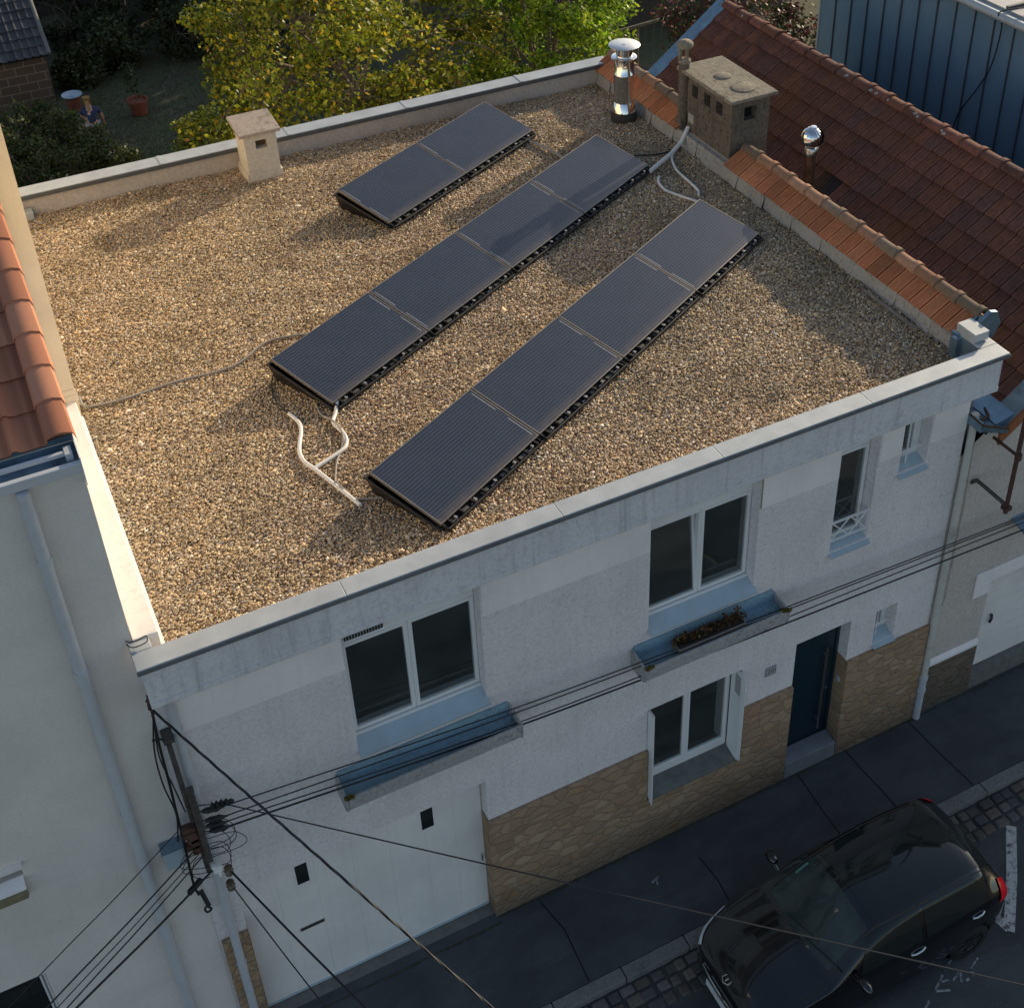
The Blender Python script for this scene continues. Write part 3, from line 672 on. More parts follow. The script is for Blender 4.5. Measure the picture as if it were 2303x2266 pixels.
def pick(cols, var=.2):
    def f(*a):
        c = random.choice(cols); t = random.uniform(1 - var, 1 + var); return tuple(min(1, v * t) for v in c)
    return f
orange = pick([(.60, .22, .10), (.66, .26, .12), (.54, .2, .09), (.63, .24, .11)], .18)
darkred = pick([(.24, .10, .072), (.26, .105, .068), (.22, .097, .075), (.27, .11, .068), (.21, .10, .082)], .13)
ridgecol = pick([(.34, .22, .15), (.42, .24, .16), (.26, .19, .14), (.36, .19, .12)], .25)
salmon = pick([(.52, .215, .125), (.56, .25, .15), (.47, .19, .11)], .1)

# ================================================================== PARTY WALL WITH TILE CAP, BIG CHIMNEY
pw = thing('party_wall', 'party wall capped with orange tiles along the right edge of the gravel roof', 'wall', (10.4, 5, 4.5))
m = MB(); m.box(10.272, 10.60, .60, 10.1, 4.5, 6.78); m.build('wall', M_flash, pw)
def cap(y0, y1):
    m = MB(); lo = Vector((10.115, y0, 6.775)); hi = Vector((10.47, y0, 7.0)); U = hi - lo
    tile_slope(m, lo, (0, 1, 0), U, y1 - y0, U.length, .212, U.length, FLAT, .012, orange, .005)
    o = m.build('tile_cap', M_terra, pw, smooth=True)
    m = MB(); m.prism([(10.16, y0 + .01, 6.766), (10.47, y0 + .01, 6.985), (10.60, y0 + .01, 6.90), (10.60, y0 + .01, 6.766)], (0, y1 - y0 - .02, 0)); m.build('cap_core', M_flash, o)
    m = MB(); m.quad((10.47, y0, 7.0), (10.47, y1, 7.0), (10.66, y1, 6.86), (10.66, y0, 6.86)); m.build('cap_back', simple('cap_back_tile', (.24, .1, .06), .9, var=.3), o)
    m = MB(); ridge_run(m, (10.49, y1, 7.0), (10.49, y0 - .02, 7.0), .095, .40, ridgecol); m.build('ridge_tiles', M_ridge, o, smooth=True)
cap(.66, 5.84); cap(7.22, 10.0)
m = MB(); m.prism([(10.12, .56, 6.76), (10.49, .50, 7.11), (10.60, .50, 7.08), (10.74, .55, 6.84), (10.70, .60, 6.6), (10.14, .60, 6.56)], (0, .055, 0))
m.prism([(10.13, .615, 6.6), (10.24, .615, 6.88), (10.42, .615, 7.03), (10.42, .615, 6.6)], (0, .03, 0)); m.build('end_flashing', M_zincblue, pw, bevel=.006)
# big concrete chimney
m = MB(); X0, X1, Y0, Y1, ZB, ZT = 10.275, 10.95, 5.93, 7.14, 5.2, 7.72
holesF = [(6.18, 6.36, 7.40, 7.60), (6.52, 6.70, 7.40, 7.60), (6.88, 7.04, 7.40, 7.60)]
t = MB(); wall_xz(t, Y0, Y1, ZB, ZT, X0, holesF, .14); m.add([(y, x, z) for x, y, z in t.v], t.f)
wall_xz(m, X0, X1, ZB, ZT, Y0, [(10.50, 10.72, 7.38, 7.60)], .14)
m.quad((X1, Y0, ZB), (X1, Y1, ZB), (X1, Y1, ZT), (X1, Y0, ZT)); m.quad((X0, Y1, ZB), (X1, Y1, ZB), (X1, Y1, ZT), (X0, Y1, ZT))
bc = m.build('chimney', M_conc, pw, label='large lichen stained concrete chimney with a flat cap')
m = MB(); m.box(X0 + .15, X1 - .16, Y0 + .15, Y1 - .1, 7.2, ZT); m.build('flue_core', M_dark, bc)
m = MB(); m.box(10.20, 11.04, 5.85, 7.40, ZT + .002, ZT + .06); m.build('chimney_cap', M_capc, bc, bevel=.012)
m = MB()
for cxx, cyy, r in ((10.66, 6.22, .19), (10.62, 6.72, .13)):
    pr_ = [(r, 0), (r * .98, .016), (r * .85, .022), (0, .024)]; m.lathe((cxx, cyy, ZT + .06), pr_, 22)
m.build('lid_disc', M_capc, bc, smooth=True)
m = MB(); m.lathe((10.27, 7.28, 6.75), [(.085, 0), (.085, 1.15)], 14); m.box(10.19, 10.35, 7.20, 7.36, 6.7, 6.95)
vp = m.build('vent_pipe', M_conc, pw, smooth=True)
m = MB()
for k in range(3):
    an = 2 * pi * k / 3 + .5; m.box(10.27 + .07 * cos(an) - .02, 10.27 + .07 * cos(an) + .02, 7.28 + .07 * sin(an) - .02, 7.28 + .07 * sin(an) + .02, 7.89, 8.12)
m.lathe((10.27, 7.28, 8.12), [(.115, 0), (.13, .03), (.125, .07), (.09, .10), (0, .115)], 16); m.lathe((10.27, 7.28, 7.87), [(.1, 0), (.1, .05)], 14)
m.build('pipe_cowl', M_capc, vp, smooth=True)
m = MB(); m.box(10.262, 10.274, 6.95, 7.10, 6.95, 7.10); m.build('cement_patch', M_flash, bc)

# ================================================================== RIGHT HOUSE WITH RED TILED ROOF
rh = thing('tiled_roof_house', 'cream roughcast house with dark red tiled gable roof to the right', 'house', (13, .35, 0))
RX, RZ, SL = 13.12, 7.21, .74
def zr_(x): return RZ - SL * abs(x - RX)
m = MB(); GD = (11.36, 13.9, -.05, 2.30)
wall_xz(m, 10.275, 16, -.1, 5.0, YW + .005, [GD], .15)
m.poly([(10.275, YW + .005, 5.0), (15.9, YW + .005, 5.0), (RX, YW + .005, zr_(RX) - .1), (10.275, YW + .005, 5.02)])
m.box(10.62, 10.8, .7, 10.4, 0, 5.2); m.box(15.7, 15.9, .5, 10.4, 0, 5.0); m.poly([(10.4, 10.4, 0), (15.9, 10.4, 0), (15.9, 10.4, 5.0), (RX, 10.4, zr_(RX) - .1), (10.4, 10.4, 5.0)])
m.build('wall', M_pinkwall, rh)
m = MB(); m.box(10.33, 11.355, YW - .03, YW + .002, -.1, 1.0); m.build('plinth', M_plinth, rh, bevel=.01)
m = MB(); m.prism([(10.33, YW - .035, 1.0), (10.33, YW - .035, 1.05), (10.33, YW + .003, 1.12), (10.33, YW + .003, 1.0)], (1.025, 0, 0)); m.build('plinth_cap', M_smooth, rh)
m = MB(); m.box(11.05, 14.2, YW - .025, YW + .003, 2.32, 2.56); m.box(11.05, 11.355, YW - .025, YW + .003, 2.08, 2.3195); m.build('lintel', M_smooth, rh, bevel=.006)
m = MB()
for k in range(9): m.box(11.365, 13.895, YW + .10, YW + .13, .34 + k * .217, .34 + (k + 1) * .217 - .006)
g2 = m.build('garage_door', M_garage, rh, bevel=.003)
m = MB(); m.tube([(11.62, YW + .07, 1.25), (11.62, YW + .05, 1.34), (11.64, YW + .08, 1.40)], .022, 8); m.build('door_knob', M_black, g2)
m = MB(); m.box(11.36, 13.9, YW - .02, YW + .14, -.1, .33); m.build('garage_sill', M_thresh, rh, bevel=.01)
# roof: both slopes
m = MB(); U = Vector((1, 0, SL)).normalized(); Ls = (RX - 10.70) * sqrt(1 + SL * SL)
def patch(i, j): return darkred(i, j)
dark_tiles = {(22, 3), (23, 3), (9, 1), (10, 1)}
def tc(i, j): return (.05, .045, .042) if (i, j) in dark_tiles else darkred(i, j)
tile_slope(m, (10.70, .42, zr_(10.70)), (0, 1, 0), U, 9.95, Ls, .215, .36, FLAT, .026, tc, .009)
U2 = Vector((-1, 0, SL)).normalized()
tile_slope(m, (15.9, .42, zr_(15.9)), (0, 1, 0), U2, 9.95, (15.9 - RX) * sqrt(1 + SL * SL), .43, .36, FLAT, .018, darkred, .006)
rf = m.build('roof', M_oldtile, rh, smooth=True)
m = MB(); m.poly([(10.6, .30, zr_(10.6) - .05), (10.6, 10.4, zr_(10.6) - .05), (RX, 10.4, RZ - .05), (RX, .30, RZ - .05)]); m.poly([(15.95, .30, zr_(15.95) - .05), (15.95, 10.4, zr_(15.95) - .05), (RX, 10.4, RZ - .05), (RX, .30, RZ - .05)]); m.build('roof_underlay', M_dark, rf)
m = MB(); ridge_run(m, (RX, 10.42, RZ + .02), (RX, .2, RZ + .02), .12, .42, pick([(.19, .08, .055), (.22, .09, .06), (.16, .075, .06)], .2), squash=.75); m.build('ridge_tiles', M_oldtile, rf, smooth=True)
m = MB()
for k in range(26):
    y = random.uniform(.4, 10.2); s_ = random.choice((-1, 1)); m.lathe((RX - .05 + random.uniform(-.06, .02), y, RZ + .02 + random.uniform(-.01, .02)), [(.02, 0), (random.uniform(.025, .05), .015), (.01, .04), (0, .045)], 6)
m.build('mortar_bits', simple('ridge_mortar', (.34, .31, .28), .9, var=.2), rf)
def vergeband(y0, y1, xa, xb, mat, dz, th, name):
    m = MB(); m.prism([(xa, y0, zr_(xa) + dz), (xb, y0, zr_(xb) + dz), (xb, y0, zr_(xb) + dz - th), (xa, y0, zr_(xa) + dz - th)], (0, y1 - y0, 0)); return m.build(name, mat, rf)
vergeband(.145, .44, 10.66, RX, M_zincblue, .045, .03, 'verge_flashing'); vergeband(10.34, 10.66, 10.85, RX, M_zincblue, .05, .03, 'verge_flashing')
vergeband(.10, .1445, 10.64, RX, simple('orange_verge_board', (.33, .12, .05), .8, var=.25, scale=8), .045, .17, 'verge_board')
# zinc valley gutter
m = MB(); m.prism([(10.605, .18, 5.55), (10.605, .18, 5.5), (10.78, .18, 5.5), (10.9, .18, 5.62)], (0, 9.9, 0))
m.prism([(10.29, .12, 5.62), (10.75, .12, 5.45), (10.75, .62, 5.45), (10.29, .62, 5.62)], (0, 0, .03))
m.prism([(10.26, .10, 5.60), (10.30, .10, 5.60), (10.30, .10, 5.74), (10.26, .10, 5.74)], (0, .55, 0)); m.prism([(10.30, .09, 5.60), (10.74, .09, 5.42), (10.74, .09, 5.5), (10.30, .09, 5.70)], (0, .03, 0))
m.build('valley_gutter', M_zincblue, rh)
m = MB(); m.tube([(10.27, .08, 5.73), (10.74, .08, 5.50)], .016, 8); m.tube([(10.27, .08, 5.73), (10.27, .62, 5.75)], .014, 8); m.tube([(10.36, .22, 5.68), (10.62, .34, 5.58), (10.7, .5, 5.56)], .02, 6); m.build('gutter_rim', M_rust, rh)
# turbine vent on the roof
TVH = 1.16; TX, TY = 11.42, 5.42; tz = zr_(TX)
m = MB(); m.lathe((TX, TY, tz - .1), [(.085, 0), (.085, TVH - .14)], 16); tv = m.build('turbine_vent', simple('rusty_vent_tube', (.16, .085, .05), .5, .5, var=.4, scale=8), rh, smooth=True, label='rusty roof vent pipe with a shiny round turbine head')
m = MB(); m.lathe((TX, TY, tz + TVH - .28), [(.105, 0), (.11, .02), (.11, .1), (.095, .12)], 20); m.build('vent_collar', M_steel, tv, smooth=True)
m = MB(); R0 = .175
for k in range(18):
    vs = []
    for j in range(9):
        ph = pi * (j / 8) * .86 + .14
        for e in (0, 1):
            an = 2 * pi * k / 18 + e * .34 + j * .10; rr = R0 * (1.0 if e == 0 else .93); vs.append((TX + rr * sin(ph) * cos(an), TY + rr * sin(ph) * sin(an), tz + TVH + R0 * .95 * cos(ph)))
    m.add(vs, [(2 * j, 2 * j + 1, 2 * j + 3, 2 * j + 2) for j in range(8)])
m.lathe((TX, TY, tz + TVH + R0 * .9), [(.06, 0), (.05, .015), (0, .02)], 14); k_ = MB(); k_.lathe((TX, TY, tz + TVH), [(.14 * sin(pi * q / 8) + 1e-3, -.14 * cos(pi * q / 8)) for q in range(9)], 16); k_.build('turbine_gap_shade', M_dark, tv, smooth=True); m.build('turbine_head', M_chrome, tv, smooth=True)  # dark inner sphere stands in for shade between the blades
# rusty stand-off pole on the wall
sp = thing('wall_pole', 'rusty iron pole held off the cream wall by two arms', 'pole', (10.62, -.24, 4.45))
m = MB(); m.tube([(10.63, -.24, 4.38), (10.66, -.2, 6.9)], .03, 8); m.box(10.58, 10.68, -.29, -.19, 4.44, 4.5); m.build('pole', M_rust, sp)
m = MB(); m.tube([(10.58, .36, 4.46), (10.58, .28, 4.56), (10.6, .16, 4.54), (10.63, -.25, 4.5)], .028, 8); m.build('arm', M_pole, sp)
m = MB(); m.tube([(10.63, .2, 5.32), (10.64, -.24, 5.32)], .022, 8); m.lathe((10.64, -.24, 5.27), [(.045, 0), (.045, .09)], 8); m.build('arm', M_rust, sp)
# conduits on the cream wall
m = MB(); m.tube([(10.46, YW - .02, 5.2), (10.50, YW - .02, 4.0), (10.50, YW - .02, 2.36), (10.47, YW - .02, 2.26), (10.42, YW - .02, 2.26), (10.40, YW - .02, 2.36), (10.40, YW - .02, 5.1)], .011, 6)
o = m.build('wall_conduit', M_pipec, rh, smooth=True)
m = MB(); m.prism([(11.5, .05, 3.32), (12.6, .05, 3.32), (12.6, .36, 3.42), (11.5, .36, 3.42)], (0, 0, .03)); m.build('door_canopy', M_zincblue, rh)

# ================================================================== ZINC CLAD BUILDING
zb = thing('zinc_clad_building', 'blue grey building clad in standing seam zinc behind the red roof', 'building', (16, 5, 0))
m = MB(); m.quad((16, 11.33, 0), (16, 1.0, 0), (16, 1.0, 7.72), (16, 11.33, 7.72)); m.quad((16, 11.33, 0), (24, 11.33, 0), (24, 11.33, 7.72), (16, 11.33, 7.72)); m.quad((16, 1, 0), (24, 1, 0), (24, 1, 7.72), (16, 1, 7.72)); m.quad((24, 1, 0), (24, 11.33, 0), (24, 11.33, 7.72), (24, 1, 7.72))
m.build('wall', M_clad, zb)
for k in range(23):
    m = MB(); y = 10.845 - k * .468
    if y < 1.1: break
    m.box(15.965, 15.999, y - .007, y + .007, 0, 7.7); m.build('seam', M_zincdark, zb)
m = MB(); m.box(15.97, 16.0, 11.30, 11.345, 0, 7.72); m.build('corner_trim', M_zinc, zb)
m = MB(); m.box(15.99, 24.2, .9, 11.45, 7.80, 7.9)
rz = m.build('roof', simple('pale_metal_roof', (.36, .36, .35), .45, .4, var=.05), zb)
m = MB(); m.tube([(15.86, .9, 7.80), (15.86, 11.45, 7.80)], .075, 12); m.box(15.86, 15.99, .9, 11.45, 7.78, 7.86); m.build('gutter', M_zinc, zb, smooth=True)
for k in range(12):
    m = MB(); m.box(16.0, 24, 1.3 + k * .85, 1.36 + k * .85, 7.901, 7.95); m.build('roof_seam', M_zincdark, rz)
m = MB(); m.tube(smoothpath([(16.6, 6.0, 7.98), (15.8, 6.35, 7.93), (15.94, 6.42, 7.6), (15.94, 6.5, 6.9), (15.94, 6.72, 6.4), (15.94, 7.1, 5.7), (15.94, 7.2, 5.0)], 5), .012, 6)
tag(m.build('hanging_cable', M_bcable, smooth=True), 'thin black cable hanging down the blue zinc clad wall', 'cable')

# ================================================================== LEFT HOUSE
lh = thing('grey_render_house', 'taller grey rendered house with salmon tiled roof on the left', 'house', (-3, YW, 0))
m = MB(); LWN = (-3.2, -1.72, .9, 2.72); LV = (-2.3, -1.55, 4.36, 4.52)
wall_xz(m, -7, .028, -.1, 9.0, YW + .004, [LWN, LV], .2); m.quad((.028, YW + .004, 0), (.028, 4.38, 0), (.028, 4.38, 9.0), (.028, YW + .004, 9.0)); m.quad((-7, YW, 0), (-7, 4.4, 0), (-7, 4.4, 9), (-7, YW, 9))
m.build('wall', M_leftwall, lh)
m = MB(); m.box(-7, .30, 4.402, 12.6, 0, 11.6); rb = m.build('rear_wing', M_cream, lh)
m = MB(); m.box(-7.1, .36, 4.35, 12.7, 11.6, 11.7); m.build('wing_roof', M_zinc, rb)
m = MB(); m.box(.05, .315, 4.375, 4.402, 6.905, 6.99); m.box(.05, .31, 4.388, 4.4015, 6.99, 7.06); m.build('base_trim', M_cream, rb)
m = MB(); m.box(-7, .03, .285, .34, 9.0, 9.10); m.box(-7, .03, .34, .66, 9.0, 9.03); m.build('gutter_cornice', M_pipe, lh, bevel=.006)
m = MB(); m.box(-7, .02, .345, .64, 9.032, 9.05); m.box(-7, .02, .63, .645, 9.05, 9.16); m.build('zinc_gutter', M_zincblue, lh)
m = MB(); m.box(-7, -.01, .44, .475, 9.10, 9.135); m.box(-.07, -.01, .40, .52, 9.06, 9.14); m.build('gutter_bar', M_pipe, lh)
m = MB(); m.box(.028, .036, .28, .72, 8.86, 9.16); m.build('end_flashing', M_white, lh)
m = MB(); ROM = [(0, .03), (.04, .052), (.14, .052), (.22, .02), (.34, .006), (.55, .004), (.7, .012), (.8, .004), (.93, .004), (1, .03)]
pa = radians(24); UL = Vector((0, cos(pa), sin(pa)))
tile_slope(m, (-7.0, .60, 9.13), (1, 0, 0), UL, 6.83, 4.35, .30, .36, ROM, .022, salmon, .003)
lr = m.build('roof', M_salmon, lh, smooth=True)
m = MB(); m.poly([(-7, .62, 9.1), (.03, .62, 9.1), (.03, 4.4, 9.1 + 3.78 * math.tan(pa)), (-7, 4.4, 9.1 + 3.78 * math.tan(pa))]); m.poly([(.026, .62, 8.9), (.026, 4.4, 8.9), (.026, 4.4, 9.1 + 3.78 * math.tan(pa)), (.026, .62, 9.1)]); m.build('roof_board', M_cream, lr)
m = MB()
for k in range(12):
    col = salmon(); P = Vector((-.07, .56, 9.17)) + UL * (k * .36); vs = []
    prof = [(-.115, .0), (-.10, .05), (-.04, .075), (.04, .072), (.105, .045), (.125, -.02), (.125, -.09)]
    for t_, s_ in ((0, 1.06), (.385, .97)):
        for px, pz in prof: vs.append(P + UL * t_ + Vector((px * s_, 0, pz * s_ + (.012 if t_ == 0 else 0))))
    nP = len(prof); fs = [(q, q + 1, nP + q + 1, nP + q) for q in range(nP - 1)]
    vs += [v + UL * .003 + Vector((0, 0, -.02)) for v in vs[:nP]]; fs += [(q, q + 1, 2 * nP + q + 1, 2 * nP + q) for q in range(nP - 1)]
    m.add(vs, fs, col)
m.build('verge_tiles', M_salmon, lr, smooth=True)
downpipe(lh, -.47, .285, 0, 8.98, .055, M_pipe, rings=(2.6, 4.7, 6.8, 8.2))
m = MB(); bars(m, -3.2, -1.735, .95, 2.70, .47, .53, .06); lw = m.build('window', simple('grey_window_frame', (.32, .33, .33), .5), lh)
m = MB(); bars(m, -1.80, -1.74, .97, 2.69, .455, .4695, .02); m.build('frame_strip', M_white, lw)
m = MB(); m.box(-2.6, -1.8, .495, .50, 1.01, 2.63); m.build('pane', M_carglass, lw); m = MB(); m.box(-3.14, -2.62, .49, .494, 1.01, 2.63); m.build('blind', simple('green_grey_blind', (.25, .33, .31), .6), lw)
m = MB(); m.box(-2.3, -1.56, .50, .51, 4.37, 4.51); lv = m.build('vent_window', M_black, lh)
m = MB(); m.prism([(-2.4, .29, 4.545), (-2.4, .352, 4.57), (-2.4, .352, 4.545), (-2.4, .29, 4.52)], (.87, 0, 0)); m.build('vent_hood', M_leftwall, lv); m = MB(); m.prism([(-2.2, .24, 4.30), (-2.2, .36, 4.36), (-2.2, .36, 4.33), (-2.2, .24, 4.27)], (.64, 0, 0)); m.build('vent_sill', M_smooth, lv)
m = MB(); m.prism([(-2.4, .25, 4.20), (-2.4, .352, 4.28), (-2.4, .352, 4.05), (-2.4, .25, 4.12)], (.83, 0, 0)); m.build('vent_shelf', simple('ochre_stained_ledge', (.22, .18, .11), .8, var=.4, scale=6), lv)
m = MB(); m.box(-.27, -.06, .20, .35, 3.70, 3.98); cb = m.build('meter_box', M_sill, lh, bevel=.01)
m = MB(); m.box(-.28, -.05, .19, .352, 3.985, 4.0); m.build('box_lid', M_zincblue, cb)

# ================================================================== GRAVEL (loose stones, one uncountable mass)
def gravel():
    n = 380000
    x = rng.uniform(.315, 10.13, n); y = rng.uniform(.205, 9.90, n)
    def wave(px, py): return (.014 * np.sin(px * 2.1 + 1.3 * np.sin(py * .9)) * np.cos(py * 1.7 + .6 * np.sin(px * 1.3)) + .010 * np.sin(px * 5.3 + py * 3.1) * np.sin(py * 6.1 - px * 2.3) + .004 * np.sin(px * 11 - py * 9))
    z = ZR - .018 + wave(x, y) + rng.uniform(-.008, .010, n)
    base = np.array([[1, 0, 0], [-1, 0, 0], [0, 1, 0], [0, -1, 0], [0, 0, 1], [0, 0, -1]], float)
    faces = np.array([[0, 2, 4], [2, 1, 4], [1, 3, 4], [3, 0, 4], [2, 0, 5], [1, 2, 5], [3, 1, 5], [0, 3, 5]])
    s = np.exp(rng.normal(0, .34, n)) * .0118
    sc = np.stack([s * rng.uniform(.8, 1.35, n), s * rng.uniform(.75, 1.2, n), s * rng.uniform(.3, .55, n)], 1)
    q = rng.normal(size=(n, 4)); q[:, 1:3] *= .2; q /= np.linalg.norm(q, axis=1)[:, None]
    a, b, c, d = q.T
    Rm = np.stack([np.stack([1 - 2 * (c * c + d * d), 2 * (b * c - a * d), 2 * (b * d + a * c)], 1), np.stack([2 * (b * c + a * d), 1 - 2 * (b * b + d * d), 2 * (c * d - a * b)], 1), np.stack([2 * (b * d - a * c), 2 * (c * d + a * b), 1 - 2 * (b * b + c * c)], 1)], 1)
    V = base[None] * sc[:, None, :] * rng.uniform(.75, 1.2, (n, 6, 1))
    V = np.einsum('nij,nkj->nki', Rm, V) + np.stack([x, y, z], 1)[:, None, :]
    F = faces[None] + (np.arange(n) * 6)[:, None, None]
    pal = np.array([[.74, .55, .32], [.82, .64, .40], [.90, .77, .54], [.62, .45, .26], [.42, .31, .20], [.60, .51, .40], [.72, .58, .46], [.48, .44, .42], [.25, .19, .14], [.95, .88, .74], [.70, .44, .24]])
    pr = np.array([.17, .15, .08, .15, .13, .09, .07, .07, .10, .05, .04]); pr /= pr.sum()
    col = pal[rng.choice(len(pal), n, p=pr)] * rng.uniform(.74, 1.18, (n, 1))
    me = bpy.data.meshes.new('roof_gravel'); me.vertices.add(n * 6); me.vertices.foreach_set('co', V.astype(np.float32).ravel())
    nf = n * 8; me.loops.add(nf * 3); me.loops.foreach_set('vertex_index', F.astype(np.int32).ravel()); me.polygons.add(nf)
    me.polygons.foreach_set('loop_start', np.arange(0, nf * 3, 3, dtype=np.int32))
    me.update(calc_edges=True)
    ca = me.color_attributes.new('Col', 'FLOAT_COLOR', 'POINT'); cc = np.ones((n, 6, 4), np.float32); cc[:, :, :3] = col[:, None, :]; ca.data.foreach_set('color', cc.ravel())
    me.materials.append(M_stonecol); o = bpy.data.objects.new('roof_gravel', me); COL.objects.link(o); o['kind'] = 'stuff'
    return wave
wave = gravel()
def gz(x, y): return ZR + float(wave(np.array(x), np.array(y)))

# ================================================================== SOLAR PANELS
TH, TI, PITCH, PL, PWD = .4937, radians(15.2), 1.7918, 1.772, 1.0
def make_panel():
    t = thing('solar_panel', 'panel', 'solar panel', (0, 0, 0))
    hy = PWD * cos(TI) / 2; zc = (.358 + .098) / 2
    def T(x, y, z):       # panel plane coords -> local
        return (x, y * cos(TI) - z * sin(TI), zc + y * sin(TI) + z * cos(TI))
    def tb(mb, x0, x1, y0, y1, z0, z1):
        o = len(mb.v); mb.box(x0, x1, y0, y1, z0, z1); mb.v[o:] = [T(*p) for p in mb.v[o:]]
    a, b = PL / 2, PWD / 2
    m = MB(); fw = .014
    tb(m, -a, a, -b, -b + fw, -.035, 0); tb(m, -a, a, b - fw, b, -.035, 0); tb(m, -a, -a + fw, -b + fw, b - fw, -.035, 0); tb(m, a - fw, a, -b + fw, b - fw, -.035, 0)
    m.build('frame', M_frame, t, org=(0, 0, 0), bevel=.002)
    m = MB(); o_ = len(m.v); m.box(-a + fw, a - fw, -b + fw, b - fw, -.008, -.003)
    g = m.build('solar_glass', M_cell, t, org=(0, 0, 0)); 
    for v in g.data.vertices: pass
    g.rotation_euler = (TI, 0, 0); g.location = (0, 0, zc)
    # black weighted tub below
    m = MB()
    yl, yh = -hy - .07, hy - .07
    bot = [(-.80, yl + .06, -.02), (.80, yl + .06, -.02), (.80, yh - .03, -.02), (-.80, yh - .03, -.02)]
    zt = lambda y: zc - .045 + (y) * math.tan(TI)
    top = [(-a + .03, yl, max(.04, zt(yl))), (a - .03, yl, max(.04, zt(yl))), (a - .05, yh, zt(yh) - .02), (-a + .05, yh, zt(yh) - .02)]
    m.add(bot + top, [(0, 1, 5, 4), (1, 2, 6, 5), (2, 3, 7, 6), (3, 0, 4, 7), (3, 2, 1, 0)])
    # rolled rim
    m.tube(top + [top[0]], .016, 6)
    rim = [T(-a - .025, -b - .03, -.10), T(a + .025, -b - .03, -.10), T(a + .025, b + .02, -.10), T(-a - .025, b + .02, -.10)]; rim = [(p[0], p[1], max(p[2], .03)) for p in rim]
    m.tube(rim + [rim[0]], .022, 6)
    for p_, q_, r_ in ((0, 3, 1), (1, 2, -1)): m.quad(rim[p_], rim[q_], (rim[q_][0] + r_ * .10, rim[q_][1], -.02), (rim[p_][0] + r_ * .06, rim[p_][1], -.02))
    m.quad(rim[3], rim[2], (rim[2][0] - .1, rim[2][1] - .03, -.02), (rim[3][0] + .1, rim[3][1] - .03, -.02))
    m.box(-a + .03, a - .03, yl - .012, yl + .11, .015, .035)
    for k in range(9):   # ribs on the open low side
        x = -.78 + k * .195; m.box(x - .012, x + .012, yl, yl + .075, .03, .085)
    tub = m.build('mounting_tub', M_tub, t, org=(0, 0, 0), bevel=.006)
    for x in (-.70, -.36, 0, .36, .70):
        m = MB(); m.box(x - .012, x + .014, yl + .012, yl + .05, .05, .088); m.box(x - .07, x + .03, yl + .02, yl + .036, .042, .054); m.build('clamp', M_alu, tub, org=(0, 0, 0), bevel=.004)
    for k in range(4):
        m = MB(); x = -.53 + k * .35; m.box(x - .055, x + .055, yl + .015, yl + .06, .045, .062)
        m.build('rail_cover', simple('dusty_black_cover', (.09, .085, .075), .6, var=.3), tub, org=(0, 0, 0), bevel=.004)
    return t
def ribbon(t, side):
    a, b = PL / 2, PWD / 2; zc = (.358 + .098) / 2; x = side * (a - .045)
    for y0, y1 in ((-.44, -.09), (.09, .44)):
        m = MB(); m.box(x - .006, x + .006, y0, y1, -.0029, -.0012)
        o = m.build('busbar_strip', simple('silver_busbar', (.28, .28, .29), .4, .1), t, org=(0, 0, 0)); o.rotation_euler = (TI, 0, 0); o.location = (0, 0, zc)
def duptree(o, parent=None):
    c = o.copy(); COL.objects.link(c); c.parent = parent
    for ch in list(o.children): duptree(ch, c)
    return c
proto = make_panel()
rows = [((4.661, 7.751), 2, ['left of the pair in the rear row', 'right of the pair in the rear row'], [(-1,), (-1,)]),
        ((2.517, 4.085), 4, ['leftmost of the middle row of four', 'second from the left in the middle row of four', 'third from the left in the middle row of four, partly shaded', 'rightmost of the middle row of four, crossed by chimney shadows'], [(1,), (-1,), (-1, 1), (-1,)]),
        ((2.824, 1.546), 4, ['leftmost of the front row of four, nearest the street', 'second from the left in the front row of four', 'third from the left in the front row of four', 'rightmost of the front row of four'], [(1,), (1,), (1,), (-1,)])]
first = True
u = Vector((cos(TH), sin(TH), 0)); vh = Vector((sin(TH), -cos(TH), 0))
for (ox, oy), n, labs, ribs in rows:
    for k in range(n):
        c = Vector((ox, oy, 0)) + u * ((k + .5) * PITCH - .01) + vh * (.5 * PWD * cos(TI))
        p = proto if first else duptree(proto0)
        if first:
            proto0 = duptree(proto); first = False
        p.location = (c.x, c.y, ZR); p.rotation_euler = (0, 0, TH)
        p['label'] = 'dark solar panel, ' + labs[k]; p['category'] = 'solar panel'; p['group'] = 'solar panels on the gravel roof'
        for s in ribs[k]: ribbon(p, s)
def deltree(o):
    for ch in list(o.children): deltree(ch)
    bpy.data.objects.remove(o)
deltree(proto0)

# ================================================================== ROOF CONDUITS AND CABLES
def cable(name, pts, r, mat, label, cat, sub=6, dz=None, n=8, group=None):
    m = MB(); P = [(p[0], p[1], p[2] if len(p) > 2 else gz(p[0], p[1]) + (r * .8 if dz is None else dz)) for p in pts]
    m.tube(smoothpath(P, sub) if sub > 1 else P, r, n); o = m.build(name, mat, smooth=True, org=P[0])
    return tag(o, label, cat, group)
cable('conduit', [(2.48, 3.41), (2.53, 3.2), (2.50, 3.01), (2.37, 2.68), (2.36, 2.46), (2.42, 2.26), (2.54, 1.9), (2.66, 1.48)], .024, M_conduit, 'long white curved conduit lying on the gravel left of the front panels', 'conduit')
cable('conduit', [(3.05, 3.30, ZR + .06), (2.96, 3.13), (2.88, 2.97), (2.92, 2.71), (2.88, 2.53), (2.76, 2.43), (2.43, 2.29)], .024, M_conduit, 'white bent conduit running from the middle panel row to join the longer conduit', 'conduit')
